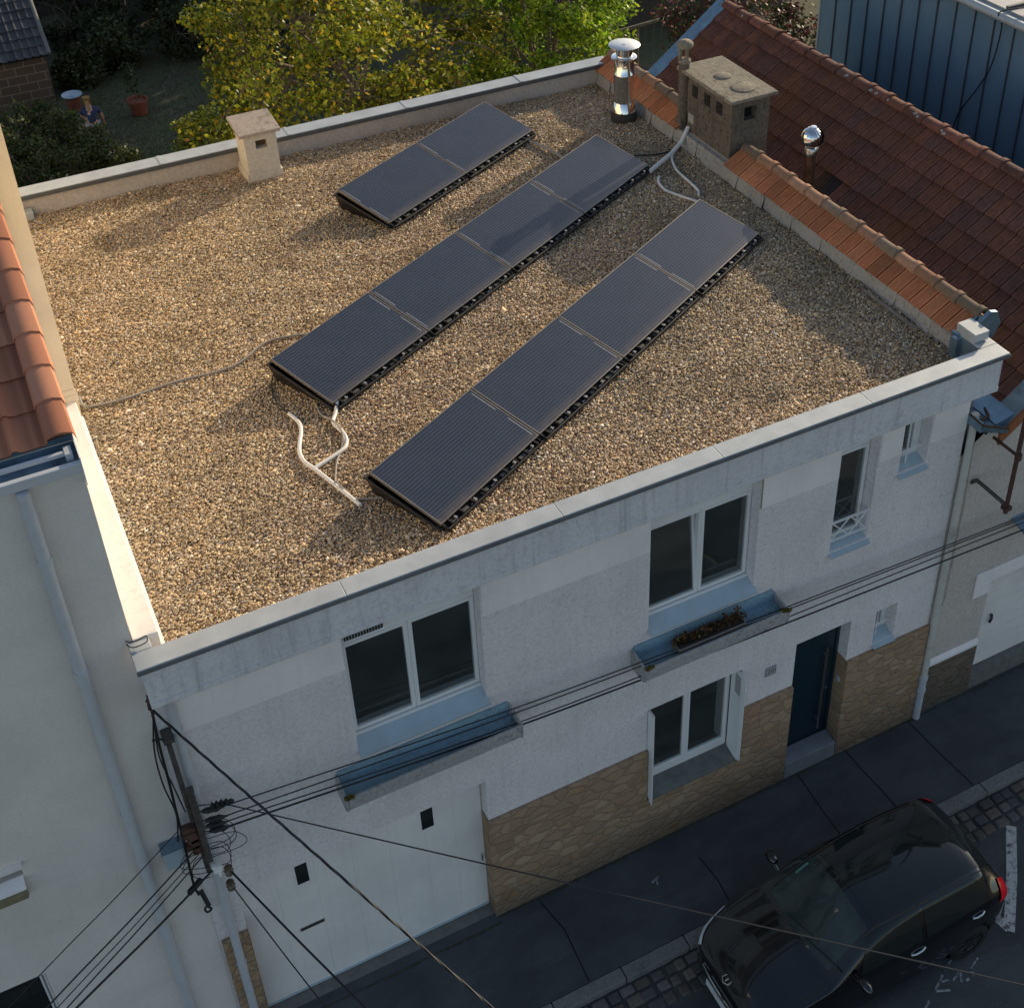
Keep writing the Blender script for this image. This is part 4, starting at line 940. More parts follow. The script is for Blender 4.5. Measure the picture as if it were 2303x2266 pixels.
cable('cable', [(2.82, 3.44), (2.81, 3.18), (2.88, 2.93, ZR + .07), (2.89, 2.67, ZR + .07), (2.8, 2.48), (2.68, 2.29), (2.57, 2.03), (2.55, 1.91, ZR + .06)], .011, M_gcable, 'thin grey cable looping beside the bent white conduit', 'cable')
cable('cable', [(2.55, 1.91, ZR + .06), (2.61, 1.74), (2.67, 1.6), (2.91, 1.49)], .012, M_gcable, 'short grey cable from the conduit to the nearest front panel', 'cable')
cable('cable', [(2.62, 4.28, ZR + .15), (2.48, 4.09), (2.42, 3.75), (2.48, 3.43)], .008, M_bcable, 'thin black lead hanging from the leftmost middle panel', 'cable')
cable('cable', [(3.0, 1.35, ZR + .12), (2.86, 1.36, ZR + .04), (2.80, 1.25)], .008, M_bcable, 'short black lead at the corner of the leftmost front panel', 'cable')
cable('cable', [(.29, 5.1, 6.62), (.34, 4.85, 6.6), (.40, 4.7), (.83, 4.65), (1.45, 4.7), (2.16, 4.66), (2.69, 4.95), (3.26, 4.87), (3.6, 4.6)], .015, M_gcable, 'long grey cable crossing the gravel from the left wall to the middle row', 'cable')
pm = MB(); pm.tube([(9.22, 6.50, ZR + .05), (9.83, 6.86, ZR + .05), (10.10, 7.01, ZR + .12), (10.26, 7.08, 6.86)], .034, 10)
pm.tube([(9.36, 6.585, ZR + .05), (9.39, 6.60, ZR + .05)], .037, 10)
o = pm.build('conduit', M_conduit, smooth=True, org=(9.22, 6.5, ZR)); tag(o, 'straight thick white conduit rising from the middle panels to the big chimney', 'conduit')
cable('conduit', [(9.9, 6.90, ZR + .05), (9.78, 6.78), (9.70, 6.6), (9.64, 6.37), (9.6, 5.94), (9.58, 5.7), (9.49, 5.53)], .02, M_conduit, 'white conduit curving down from the chimney conduit to the right end of the front row', 'conduit')
cable('conduit', [(9.28, 6.33), (9.17, 6.15), (9.15, 5.93), (9.22, 5.74), (9.3, 5.52), (9.37, 5.40), (9.36, 5.3)], .02, M_conduit, 'short white hooked conduit behind the rightmost front panel', 'conduit')
cable('cable', [(9.2, 7.1), (9.33, 7.11), (9.62, 7.01), (9.84, 6.98), (10.1, 7.02)], .012, M_bcable, 'thin black cable lying beside the thick conduit near the chimney', 'cable')
m = MB(); m.tube([(8.10, 8.42, ZR + .02), (8.2, 8.05, ZR + .025), (8.28, 7.68, ZR + .025), (8.32, 7.4, ZR + .02)], .028, 4); tag(m.build('cable_duct', M_gcable, org=(8.1, 8.42, ZR)), 'grey cable duct between the rear and middle panel rows', 'cable duct')

# ================================================================== WALL BRACKET POLE, INSULATORS, OVERHEAD WIRES
pl = thing('wall_bracket_pole', 'dark steel bracket pole with insulators on the left corner of the white house', 'pole', (.11, .2, 3.5))
m = MB(); m.tube([(.085, .2, 5.62), (.10, .19, 4.7), (.125, .19, 3.45)], .028, 8); m.box(.04, .15, .17, .34, 5.58, 5.63); m.build('pole', M_pole, pl, bevel=.004)
m = MB(); m.box(.12, .19, .08, .12, 3.72, 4.95); m.build('channel_bar', M_pole, pl, bevel=.004)
m = MB()
for k in range(9): m.lathe((.175, .079, 4.05 + k * .1), [(.012, 0), (.012, .03)], 6)
m.build('bolts', M_steel, pl)
m = MB()
for z, dx in ((4.30, -.05), (4.22, -.07), (4.12, -.02), (4.02, -.05)): m.box(.02 + dx, .12 + dx * .2, .10, .2, z - .03, z + .03)
m.box(.02, .12, .1, .2, 3.9, 4.2); m.build('bracket_clutter', M_rust, pl, bevel=.012)
wires = [(.32, 4.46, 3.71), (.33, 4.30, 3.665), (.32, 4.21, 3.58), (.34, 4.12, 3.43)]
for k, (x, z, ze) in enumerate(wires):
    m = MB(); prof = [(.006, -.12), (.02, -.1), (.034, -.06), (.03, .0), (.036, .03), (.016, .08), (.006, .12)]
    t = MB(); t.lathe((0, 0, 0), prof, 10); m.add([(x + pz, .1 + px, z + py + .04 - pz * .25) for px, py, pz in t.v], t.f); m.build('insulator', M_black, pl, smooth=True)
    m = MB(); m.tube([(.18, .1, z + .10), (x - .1, .1, z + .06)], .008, 6); m.build('insulator_arm', M_pole, pl)
m = MB(); t = MB(); t.lathe((0, 0, 0), [(.006, -.13), (.045, -.1), (.02, -.08), (.05, -.05), (.02, -.03), (.05, 0), (.02, .02), (.045, .05), (.02, .07), (.03, .1), (.006, .13)], 10)
m.add([(.42 + pz * .95, .06 + px, 4.58 + py - pz * .2) for px, py, pz in t.v], t.f); m.build('strain_insulator', M_black, pl, smooth=True)
m = MB(); m.tube([(.16, .09, 4.66), (.3, .07, 4.63)], .008, 6); m.build('insulator_arm', M_pole, pl)
random.seed(11)
for k in range(6):    # loose jumper loops
    z = 4.35 - k * .085; x0 = .2; w_ = random.uniform(.15, .42); m = MB()
    m.tube(smoothpath([(x0, .09, z), (x0 + w_ * .7, .02, z + .04), (x0 + w_, -.02, z - .1), (x0 + w_ * .75, .0, z - random.uniform(.2, .32)), (x0 - .02, .08, z - random.uniform(.25, .4))], 5), .0045, 5); m.build('jumper_loop', M_bcable, pl)
for k in range(3):
    z = 4.0 - k * .09; m = MB(); w_ = random.uniform(.12, .3)
    m.tube(smoothpath([(.1, .12, z), (.1 - w_ * .6, .06, z + .05), (.1 - w_, .02, z - .08), (.02, .05, z - .25), (.12, .1, z - .35)], 5), .0045, 5); m.build('jumper_loop', M_bcable, pl)
m = MB(); m.box(.16, .26, .0, .07, 3.60, 3.70); m.box(.20, .24, -.02, .1, 3.55, 3.62); m.box(.15, .18, .0, .06, 3.68, 3.73); m.build('white_clamp', simple('white_ceramic', (.8, .8, .76), .4), pl, bevel=.012)
for x, y, z in ((.31, 0, 3.58), (.29, -.02, 3.36)):
    m = MB(); m.lathe((x, y, z - .07), [(.02, 0), (.045, .02), (.03, .05), (.05, .07), (.03, .1), (.045, .13), (.02, .15)], 10); m.build('brown_insulator', simple('brown_porcelain', (.10, .07, .04), .3, var=.3), pl, smooth=True)
def wire(pts, r, label, sub=10, name='overhead_wire', group='overhead wires', sag=0):
    P = [Vector(p) for p in pts]
    if len(P) == 2 and sag:
        a, b = P; P = [a.lerp(b, t / 12) + Vector((0, 0, -sag * 4 * (t / 12) * (1 - t / 12))) for t in range(13)]; sub = 1
    m = MB(); m.tube(smoothpath(P, sub) if sub > 1 else P, r, 6); o = m.build(name, M_bcable, smooth=True, org=P[0]); return tag(o, label, 'wire', group)
lab = ['topmost', 'second', 'third', 'lowest']
for k, (x, z, ze) in enumerate(wires):
    wire([(x + .1, .1, z + .02), (4.5, .1, [4.06, 3.985, 3.80, 3.74][k]), (11.45, .1, ze), (22, .1, ze - .45)], [.008, .008, .008, .012][k], lab[k] + ' of the wires strung along the front of the white house')
def away(a, b, L): a, b = Vector(a), Vector(b); return a + (b - a).normalized() * L
def long_wire(a, b, r, label, ext=1.7):
    a, b = Vector(a), Vector(b); wire([a, a.lerp(b, .5) + Vector((0, 0, -.02)), b, a + (b - a) * ext], r, label, 6)
# twisted thick cable from the corner ring across the street
A, B = Vector((.02, .2, 6.11)), Vector((1.89, -3.39, 5.0)); m = MB()
for ph in (0, 2.1, 4.2):
    P = []
    for i in range(160):
        t = i / 159 * 1.8; c = A + (B - A) * t + Vector((0, 0, .1 * t * (t - 1))); P.append(c + Vector((.008 * cos(i * .42 + ph), .004 * sin(i * .42 + ph), .008 * sin(i * .42 + ph))))
    m.tube(P, .0062, 5)
tag(m.build('overhead_wire', M_bcable, smooth=True, org=A), 'thick twisted black cable leaving the top left corner of the house over the street', 'wire', 'overhead wires')
long_wire((.33, -.04, 3.60), (1.07, -2.09, 3.6), .012, 'black wire running out over the garage door from the upper brown insulator')
long_wire((.31, -.05, 3.34), (.73, -1.91, 3.6), .007, 'thin black wire running out over the garage door from the lower brown insulator')
long_wire((.45, .04, 4.57), (6.03, -5.35, 5.0), .008, 'single wire from the strain insulator crossing above the car', 1.5)
for (a, b, r, l) in [((-.06, .06, 4.44), (-1.52, -.64, 4.2), .006, 'uppermost thin wire leaving the bracket pole to the lower left'), ((.03, .05, 4.05), (-1.51, -.99, 4.2), .009, 'second of the wires leaving the bracket pole to the lower left'),
                     ((.07, .05, 3.97), (-1.46, -1.06, 4.2), .006, 'third of the wires leaving the bracket pole to the lower left'), ((.12, .05, 3.93), (-1.44, -1.14, 4.2), .008, 'fourth of the wires leaving the bracket pole to the lower left'), ((.16, .03, 3.66), (-1.38, -1.19, 4.2), .013, 'thickest of the wires leaving the bracket pole to the lower left')]:
    long_wire(a, b, r, l, 2.4)
m = MB(); m.obox(Matrix.Translation((-.06, -.13, 3.74)) @ Euler((0, radians(10), radians(38))).to_matrix().to_4x4(), .2, .05, .06)
m.build('cable_joint', M_black, pl, bevel=.01)
m = MB(); m.tube(smoothpath([(.02, .2, 6.3), (.02, .2, 6.05), (0, .2, 5.62), (-.01, .19, 5.06), (-.025, .17, 4.52), (-.04, .16, 4.0), (-.06, .17, 3.4), (-.04, .22, 3.1)], 6), .014, 7)
m.tube(smoothpath([(.02, .21, 6.0), (-.06, .22, 5.5), (-.07, .22, 5.0), (-.03, .22, 4.5), (-.09, .2, 4.1)], 6), .009, 6)
m.tube(smoothpath([(.02, .22, 5.95), (-.03, .24, 5.4), (.02, .23, 4.9), (.06, .2, 4.5)], 6), .008, 6)
m.tube(smoothpath([(-.05, .23, 5.65), (.03, .2, 5.66), (.08, .17, 5.58)], 5), .012, 6)
for k in range(14): z = 3.1 - k * .024; m.tube([(-.03 + .003 * k, .25, z), (.01 + .003 * k, .27, z - .012), (-.02 + .003 * k, .25, z - .024)], .01, 5)
m.tube(smoothpath([(.02, .26, 2.77), (.05, .27, 2.7), (.0, .28, 2.66), (-.02, .27, 2.74), (.03, .28, 2.79)], 5), .012, 6)
tag(m.build('corner_cable', M_bcable, smooth=True, org=(0, .22, 2.7)), 'bundle of black cables hanging vertically along the corner between the two houses', 'cable')
m = MB(); m.lathe((.02, .19, 6.16), [(.012, 0), (.03, .02), (.02, .05), (.034, .08), (.012, .12)], 8); m.tube(smoothpath([(.02, .2, 6.3), (.05, .19, 6.22), (.0, .19, 6.14), (.04, .18, 6.08), (.01, .19, 6.02)], 5), .012, 6)
tag(m.build('cable_anchor', M_rust, smooth=True, org=(.02, .2, 6.1)), 'rusty cable anchor under the left end of the fascia', 'cable anchor')
m = MB(); m.tube(smoothpath([(-.03, .34, 6.93), (.05, .28, 6.95), (.16, .3, 6.95), (.14, .24, 6.93), (.02, .24, 6.92), (-.03, .3, 6.93)], 6), .006, 5); tag(m.build('wire_loop', M_bcable, smooth=True, org=(.05, .3, 6.93)), 'loose wire loop lying on the left corner coping', 'wire')

# ================================================================== BLACK CAR
CX0, CYC = 5.31, -2.10
ST = [ # s, w, z0, zb, wt, zt, wr, zr, crown
 (0.00, .46, .34, .50, .44, .53, .38, .56, .012), (0.05, .62, .24, .58, .58, .62, .50, .645, .02), (0.22, .745, .19, .66, .70, .71, .60, .73, .04), (0.55, .82, .19, .75, .76, .81, .63, .83, .055),
 (0.95, .845, .19, .82, .78, .885, .64, .90, .065), (1.12, .85, .19, .845, .765, .93, .63, .955, .08), (1.42, .855, .19, .875, .735, 1.08, .60, 1.15, .11), (1.76, .86, .19, .90, .71, 1.22, .575, 1.335, .11),
 (2.3, .862, .19, .93, .70, 1.25, .60, 1.385, .10), (2.9, .862, .19, .955, .695, 1.26, .60, 1.385, .095), (3.46, .85, .21, .985, .675, 1.24, .575, 1.345, .085), (3.60, .84, .23, .985, .665, 1.15, .56, 1.235, .08),
 (3.80, .80, .27, .96, .64, 1.06, .51, 1.10, .035), (3.93, .74, .32, .86, .60, .93, .49, .955, .03), (3.99, .66, .36, .66, .54, .72, .46, .74, .015)]
def profile(st):
    s, w_, z0, zb, wt, zt, wr, zr, cr = st
    return [(s, w_ * .72, z0), (s, w_ * .96, z0 + .03), (s, w_, .36 + .1 * (zb - .5)), (s, w_ * .992, z0 + (zb - z0) * .72), (s, w_ * .955, zb), (s, wt, zt), (s, wr, zr), (s, wr * .55, zr + cr * .78), (s, 0, zr + cr)]
GRID = [profile(s) for s in ST]
def cr4(a, b, c, d, t): return tuple(.5 * ((2 * q) + (r - p) * t + (2 * p - 5 * q + 4 * r - v) * t * t + (3 * q - p - 3 * r + v) * t ** 3) for p, q, r, v in zip(a, b, c, d))
def Sv(row, v):
    i = min(int(v), 7); t = v - i
    if i in (3,) : pass
    a = row[max(i - 1, 0)]; b = row[i]; c = row[i + 1]
    d = row[i + 2] if i + 2 <= 8 else (row[7][0], -row[7][1], row[7][2])
    return cr4(a, b, c, d, t)
def S(uu, v):
    i = min(int(uu), len(GRID) - 2); t = uu - i
    return cr4(Sv(GRID[max(i - 1, 0)], v), Sv(GRID[i], v), Sv(GRID[i + 1], v), Sv(GRID[min(i + 2, len(GRID) - 1)], v), t)
def cw(p, side): return (CX0 + p[0] * .963, CYC + side * p[1], ROADZ + p[2])
def patch_pts(u0, u1, v0, v1, nu, nv, off, side, edge=None):
    vs = []
    for i in range(nu + 1):
        for j in range(nv + 1):
            a, b = i / nu, j / nv
            if edge: uu, v = edge(a, b)
            else: uu, v = u0 + (u1 - u0) * a, v0 + (v1 - v0) * b
            p = Vector(S(uu, v)); e = .02
            du = Vector(S(min(uu + e, len(GRID) - 1.001), v)) - Vector(S(max(uu - e, 0), v)); dv = Vector(S(uu, min(v + e, 8))) - Vector(S(uu, max(v - e, 0)))
            nn = du.cross(dv)
            if nn.length > 0: nn.normalize()
            if nn.y < 0 and abs(nn.y) > .05 or (abs(nn.y) <= .05 and nn.z < 0): nn = -nn
            p = p + nn * off; vs.append(cw(p, side))
    return vs, [(i * (nv + 1) + j, i * (nv + 1) + j + 1, (i + 1) * (nv + 1) + j + 1, (i + 1) * (nv + 1) + j) for i in range(nu) for j in range(nv)]
car = thing('parked_car', 'small black hatchback parked nose left beside the kerb', 'car', (CX0 + 2, CYC, ROADZ))
m = MB(); NU, NV = (len(GRID) - 1) * 5, 40
WH = [(.77, .31), (3.18, .31)]
for side in (1, -1):
    vs, fs = patch_pts(0, len(GRID) - 1, 0, 8, NU, NV, 0, side)
    keep = []
    for f in fs:
        c = [sum(vs[k][q] for k in f) / 4 for q in range(3)]
        if any((c[0] - CX0 - wx) ** 2 + (c[2] - ROADZ - wz) ** 2 < .335 ** 2 for wx, wz in WH) and c[2] - ROADZ < .66 and abs(c[1] - CYC) > .55: continue
        keep.append(f)
    m.add(vs, keep)
# nose and tail closing
for uu in (0, len(GRID) - 1):
    loop = [cw(S(uu - (1e-6 if uu else 0), 8 * k / 16), 1) for k in range(17)] + [cw(S(uu - (1e-6 if uu else 0), 8 * k / 16), -1) for k in range(16, -1, -1)]
    m.poly(loop)
body = m.build('body', M_car, car, smooth=True)
bm = bmesh.new(); bm.from_mesh(body.data); bmesh.ops.remove_doubles(bm, verts=bm.verts, dist=.003); bmesh.ops.recalc_face_normals(bm, faces=bm.faces); bm.to_mesh(body.data); bm.free()
m = MB(); m.box(CX0 + .1, CX0 + 3.75, CYC - .56, CYC + .56, ROADZ + .2, ROADZ + .5); m.box(CX0 + .4, CX0 + 3.55, CYC - .74, CYC + .74, ROADZ + .22, ROADZ + .40); m.build('underbody', M_black, car)
def bothpatch(name, mat, edge, nu, nv, off, sides=(1, -1), joined=False, parent=car):
    if joined:
        m = MB()
        for s_ in sides: m.add(*patch_pts(0, 0, 0, 0, nu, nv, off, s_, edge))
        o = m.build(name, mat, parent, smooth=True)
        return [o]
    out = []
    for s_ in sides:
        m = MB(); m.add(*patch_pts(0, 0, 0, 0, nu, nv, off, s_, edge)); out.append(m.build(name, mat, parent, smooth=True))
    return out
# station index of: windscreen base ~5.0, top 7.0 ; roof 7..10 ; rear glass 10.9..12.6
ws = bothpatch('windscreen', simple('tinted_windscreen', (.04, .052, .048), .05, var=.3, scale=3), lambda a, b: (4.75 + .45 * b * b * -0 + (6.93 - 4.75) * a + .35 * (1 - b) * (1 - a), 6.12 + (8 - 6.12) * b), 14, 12, .006, joined=True)
bothpatch('glass_roof', M_carglass, lambda a, b: (7.12 + (10.3 - 7.12) * a, 6.2 + 1.8 * b), 16, 10, .005, joined=True)
bothpatch('rear_window', M_carglass, lambda a, b: (10.75 + (12.4 - 10.75) * a, 6.25 + 1.75 * b), 8, 10, .006, joined=True)
bothpatch('front_side_window', M_carglass, lambda a, b: (6.15 + .62 * b + (8.25 - 6.15 - .62 * b) * a, 4.12 + 1.72 * b), 10, 6, .005)
bothpatch('rear_side_window', M_carglass, lambda a, b: (8.36 + (10.25 - .5 * b - 8.36) * a, 4.12 + 1.72 * b), 10, 6, .005)
bothpatch('headlight', M_lens, lambda a, b: (.85 + 1.95 * a + .25 * b, 4.0 + (1.75 - .8 * a) * b), 12, 8, .010)
bothpatch('tail_light', M_red, lambda a, b: (11.6 + 1.3 * a + .25 * b * (1 - a), 3.3 + 1.75 * b), 8, 8, .016)
for s_ in (1, -1):
    m = MB(); P = [cw(Vector(S(4.9 + .3 * k, 6.0)), s_) for k in range(8)] + [cw(Vector(S(7.2 + .6 * k, 6.0)), s_) for k in range(6)]
    m.tube([Vector(p) + Vector((0, 0, .004)) for p in P], .009, 6); m.build('roof_trim', simple('brown_black_trim', (.05, .04, .03), .4), car, smooth=True)
    m = MB(); P = [Vector(cw(S(1.6 + 2.6 * k / 10, 5.6), s_)) + Vector((0, 0, .003)) for k in range(11)]; m.tube(P, .006, 5); m.build('bonnet_shut_line', M_black, car)
    for uu in (8.1, 9.75):
        m = MB(); p = [Vector(cw(S(uu + d, 3.55), s_)) + Vector((0, s_ * .022, 0)) for d in (-.19, -.08, .08, .19)]; p[0].y -= s_ * .02; p[-1].y -= s_ * .02
        m.tube(p, .016, 8); m.build('door_handle', M_chrome, car, smooth=True)
    m = MB(); c = Vector(cw(S(5.95, 4.25), s_))
    m.tube([c, c + Vector((.0, s_ * .10, .03))], .03, 8)
    body_m = MB(); body_m.lathe((0, 0, 0), [(0, -.10), (.05, -.085), (.075, -.03), (.078, .04), (.06, .09), (0, .10)], 14)
    m.add([(c.x + .02 + px * .8, c.y + s_ * .17 + pz, c.z + .05 + py * .85) for px, py, pz in body_m.v], body_m.f); m.build('wing_mirror', M_car, car, smooth=True)
    for wx, wz in WH:
        wc = (CX0 + wx, CYC + s_ * .775, ROADZ + wz)
        t = MB(); t.lathe((0, 0, 0), [(.19, -.09), (.28, -.1), (.305, -.075), (.305, .055), (.28, .085), (.20, .09), (.195, .06)], 32)
        m = MB(); m.add([(wc[0] + px, wc[1] + s_ * pz, wc[2] + py) for px, py, pz in t.v], t.f); wh = m.build('wheel', M_tyre, car, smooth=True)
        t = MB(); t.lathe((0, 0, 0), [(.195, .05), (.185, .065), (.17, .05), (.05, .055), (.045, .075), (0, .075)], 28)
        m = MB(); m.add([(wc[0] + px, wc[1] + s_ * pz, wc[2] + py) for px, py, pz in t.v], t.f)
        for k in range(7):
            an = 2 * pi * k / 7; m.tube([(wc[0] + .05 * cos(an), wc[1] + s_ * .068, wc[2] + .05 * sin(an)), (wc[0] + .175 * cos(an), wc[1] + s_ * .06, wc[2] + .175 * sin(an))], .018, 6)
        m.build('rim', simple('dark_alloy', (.09, .09, .095), .3, .8), wh, smooth=True)
        m = MB(); t = MB(); t.lathe((0, 0, 0), [(.335, -.2), (.335, .02)], 28); m.add([(wc[0] + px, wc[1] + s_ * pz, wc[2] + py) for px, py, pz in t.v if True], [f for f in t.f if len(f) == 4]); m.build('wheel_arch', M_black, car)
m = MB(); em = Vector(cw(S(1.15, 8), 1)) + Vector((0, 0, .012))
m.tube([em + Vector((.05, -.05, .01)), em + Vector((-.02, -.06, .0)), em + Vector((-.05, 0, -.01)), em + Vector((-.02, .06, 0)), em + Vector((.05, .05, .01))], .012, 6); m.tube([em + Vector((.03, 0, .01)), em + Vector((-.02, .0, 0))], .012, 6); m.build('emblem', M_chrome, car, smooth=True)
m = MB(); P = [Vector(cw(S(.15 + .02 * k, 4.2 - .25 * k), 1)) for k in range(0)]
m.tube([(CX0 - .01, CYC - .40, ROADZ + .50), (CX0 - .035, CYC - .2, ROADZ + .50), (CX0 - .04, CYC, ROADZ + .5), (CX0 - .035, CYC + .2, ROADZ + .5), (CX0 - .01, CYC + .4, ROADZ + .5)], .014, 6); m.build('grille_trim', M_chrome, car, smooth=True)
m = MB(); m.box(CX0 - .045, CX0 - .03, CYC - .26, CYC + .26, ROADZ + .30, ROADZ + .41); m.build('number_plate', simple('plate_white', (.7, .7, .68), .4), car)
m = MB(); m.box(CX0 + .02, CX0 + .05, CYC - .5, CYC + .5, ROADZ + .26, ROADZ + .44); m.build('grille', M_black, car)
for yo, ln in ((-.30, .58), (.32, .5)):
    m = MB(); P = [Vector(cw((S(5.15 + .5 * k / 5, 7.9)[0], abs(0), 0), 1)) for k in range(1)]
    a0 = Vector(cw(S(4.95, 8 - abs(yo) / .33 * .48), 1 if yo > 0 else -1)) + Vector((0, 0, .02)); a1 = a0 + Vector((.10, -ln, .045)); m.tube([a0, a0.lerp(a1, .5) + Vector((0, 0, .02)), a1], .008, 5); m.build('wiper', M_black, car)
m = MB(); P0 = patch_pts(0, 0, 0, 0, 3, 2, .0085, 1, lambda a, b: (6.15 + .55 * a, 6.22 + .12 * b)); m.add(*P0); m.build('windscreen_sticker', simple('pale_green_sticker', (.12, .28, .22), .5), car)
m = MB(); a0 = Vector(cw(S(10.2, 8), 1)); m.tube([a0 + Vector((0, 0, .005)), a0 + Vector((.09, 0, .10))], .006, 5); m.build('aerial', M_black, car)

# ================================================================== GARDEN
def leaf_mesh(name, centers, size, parent=None, mat=None, aspect=.62, org=(0, 0, 0), droop=.3):
    """centers: list of (pos, (rx,ry,rz), count, colour fn(n)->(n,3))"""
    Vs, Cs = [], []
    for pos, rad, n, cf in centers:
        d = rng.normal(size=(n, 3)); d /= np.linalg.norm(d, axis=1)[:, None]; r = rng.uniform(0, 1, n) ** .45
        p = np.array(pos) + d * r[:, None] * np.array(rad)
        nn = d * .5 + rng.normal(size=(n, 3)) * .75 + np.array([.12, .0, .45]); nn /= np.linalg.norm(nn, axis=1)[:, None]
        t = np.cross(nn, rng.normal(size=(n, 3))); t /= np.linalg.norm(t, axis=1)[:, None]; b = np.cross(nn, t)
        s = size * rng.uniform(.55, 1.3, n)[:, None]
        v = np.stack([p - t * s * .5, p + b * s * aspect * .5 - nn * s * .08, p + t * s * .5 - nn * s * droop * .3, p - b * s * aspect * .5 - nn * s * .08], 1)
        Vs.append(v); c = cf(n); Cs.append(np.repeat(c[:, None, :], 4, 1))
    V = np.concatenate(Vs); C = np.concatenate(Cs); n = len(V)
    V = V - np.array(org)
    me = bpy.data.meshes.new(name); me.vertices.add(n * 4); me.vertices.foreach_set('co', V.astype(np.float32).ravel())
    me.loops.add(n * 4); me.loops.foreach_set('vertex_index', np.arange(n * 4, dtype=np.int32)); me.polygons.add(n); me.polygons.foreach_set('loop_start', np.arange(0, n * 4, 4, dtype=np.int32)); me.update(calc_edges=True)
    ca = me.color_attributes.new('Col', 'FLOAT_COLOR', 'POINT'); cc = np.ones((n, 4, 4), np.float32); cc[:, :, :3] = np.clip(C, 0, 1); ca.data.foreach_set('color', cc.ravel())
    me.materials.append(mat or M_leaf); o = bpy.data.objects.new(name, me); COL.objects.link(o)
    if parent: o.parent = parent
    return o
def leafcol(base, spread=.3, accents=()):
    def f(n):
        k = rng.uniform(.7, 1.3)
        c = np.array(base)[None] * k * rng.uniform(1 - spread, 1 + spread, (n, 1)) * rng.uniform(.85, 1.15, (n, 3))
        for a, pr_ in accents:
            msk = rng.uniform(size=n) < pr_; c[msk] = np.array(a) * rng.uniform(.7, 1.25, (msk.sum(), 1))
        return c
    return f
def tree(name, label, base, cc, cr, ncl, per, size, colf, trunk_r=.16, limbs=6, cat='tree', group=None, clr=.62, fork=.45, shell=.55, seed=1, low=-1.0, barkmat=None):
    random.seed(seed); t = thing(name, label, cat, base, group)
    bx, by, bz = base; cc = Vector(cc); m = MB(); top = Vector((bx, by, bz)).lerp(cc, fork)
    b0 = Vector(base) - Vector((0, 0, .1))
    m.tube(smoothpath([b0, b0.lerp(top, .5) + Vector((random.uniform(-.1, .1), random.uniform(-.1, .1), 0)), top], 5), [trunk_r * (1 - .4 * k / 10) for k in range(11)], 10)
    LP = []
    for k in range(limbs):
        an = 2 * pi * k / limbs + random.uniform(-.4, .4); el = random.uniform(-.1, .9)
        e = cc + Vector((cos(an) * cr[0] * .72 * cos(el), sin(an) * cr[1] * .72 * cos(el), cr[2] * .75 * sin(el)))
        mid = top.lerp(e, .5) + Vector((random.uniform(-.3, .3), random.uniform(-.3, .3), random.uniform(-.1, .35)))
        P = smoothpath([top.lerp(b0, random.uniform(0, .18)), mid, e], 6); n_ = len(P); m.tube(P, [trunk_r * .52 * (1 - .75 * q / (n_ - 1)) for q in range(n_)], 7); LP += P[3:]
    C = []
    for k in range(ncl):
        while True:
            d = Vector((random.gauss(0, 1), random.gauss(0, 1), random.gauss(0, 1))).normalized()
            if d.z > low: break
        r = random.uniform(shell, 1.0) ** .8
        c = cc + Vector((d.x * cr[0] * r, d.y * cr[1] * r, d.z * cr[2] * r)); q = min(LP, key=lambda z: (z - c).length)
        P = smoothpath([q, q.lerp(c, .5) + Vector((random.uniform(-.15, .15), random.uniform(-.15, .15), random.uniform(-.05, .2))), c], 4); n_ = len(P)
        m.tube(P, [trunk_r * .13 * (1 - .7 * w_ / (n_ - 1)) + .004 for w_ in range(n_)], 5)
        rr = clr * random.uniform(.6, 1.25); C.append((tuple(c), (rr, rr, rr * .7), int(per * random.uniform(.5, 1.4)), colf))
    m.build('trunk', barkmat or M_bark, t, smooth=True)
    leaf_mesh('crown', C, size, t, org=base); return t
big = leafcol((.24, .27, .022), .35, (((.80, .52, .03), .08), ((.38, .2, .05), .035), ((.08, .11, .014), .24), ((.48, .46, .04), .2)))
tree('autumn_tree', 'broad tree with yellowing leaves behind the rear parapet', (9.35, 17.6, 0), (8.25, 17.5, 4.5), (3.75, 3.1, 3.1), 145, 270, .125, big, .17, 8, seed=3, clr=.68, fork=.62)
bright = leafcol((.24, .36, .025), .3, (((.42, .50, .04), .25), ((.09, .15, .014), .15)))
tree('bright_green_tree', 'smaller bright green leafy tree right of the yellowing tree', (13.4, 18.6, 0), (13.25, 18.4, 4.3), (2.15, 2.0, 2.9), 100, 260, .13, bright, .12, 6, seed=5, clr=.55)
redl = leafcol((.10, .035, .03), .35, (((.28, .16, .13), .12), ((.04, .06, .015), .45)))
tree('red_leaved_shrub', 'dark red leaved shrub between the red roof and the blue grey building', (15.9, 14.2, 0), (15.8, 14.0, 4.6), (1.7, 1.5, 1.9), 55, 150, .11, redl, .09, 5, cat='shrub', seed=8, clr=.5)
dk = leafcol((.035, .05, .014), .4)
dk2 = leafcol((.05, .062, .024), .4, (((.09, .10, .04), .1),))
for k, (x, y, zc_, rx_, rz_) in enumerate([(13.5, 33.5, 3.2, 2.6, 3.0), (17.5, 31.5, 3.6, 2.8, 3.4), (21.5, 35.5, 4.0, 3.0, 3.8), (10.0, 36.0, 2.6, 2.4, 2.5), (22.5, 30.0, 3.6, 2.6, 3.4), (26.5, 33.0, 4.2, 3.2, 4.0)]):  # trees added to keep the low sun off the lawn
    tree('shade_tree', 'dense dark tree added at the back of the garden to shade it', (x, y, 0), (x, y, zc_), (rx_, rx_ * .9, rz_), 60, 170, .24, dk, .16, 5, group='dark trees added to shade the garden', seed=20 + k, clr=.85)
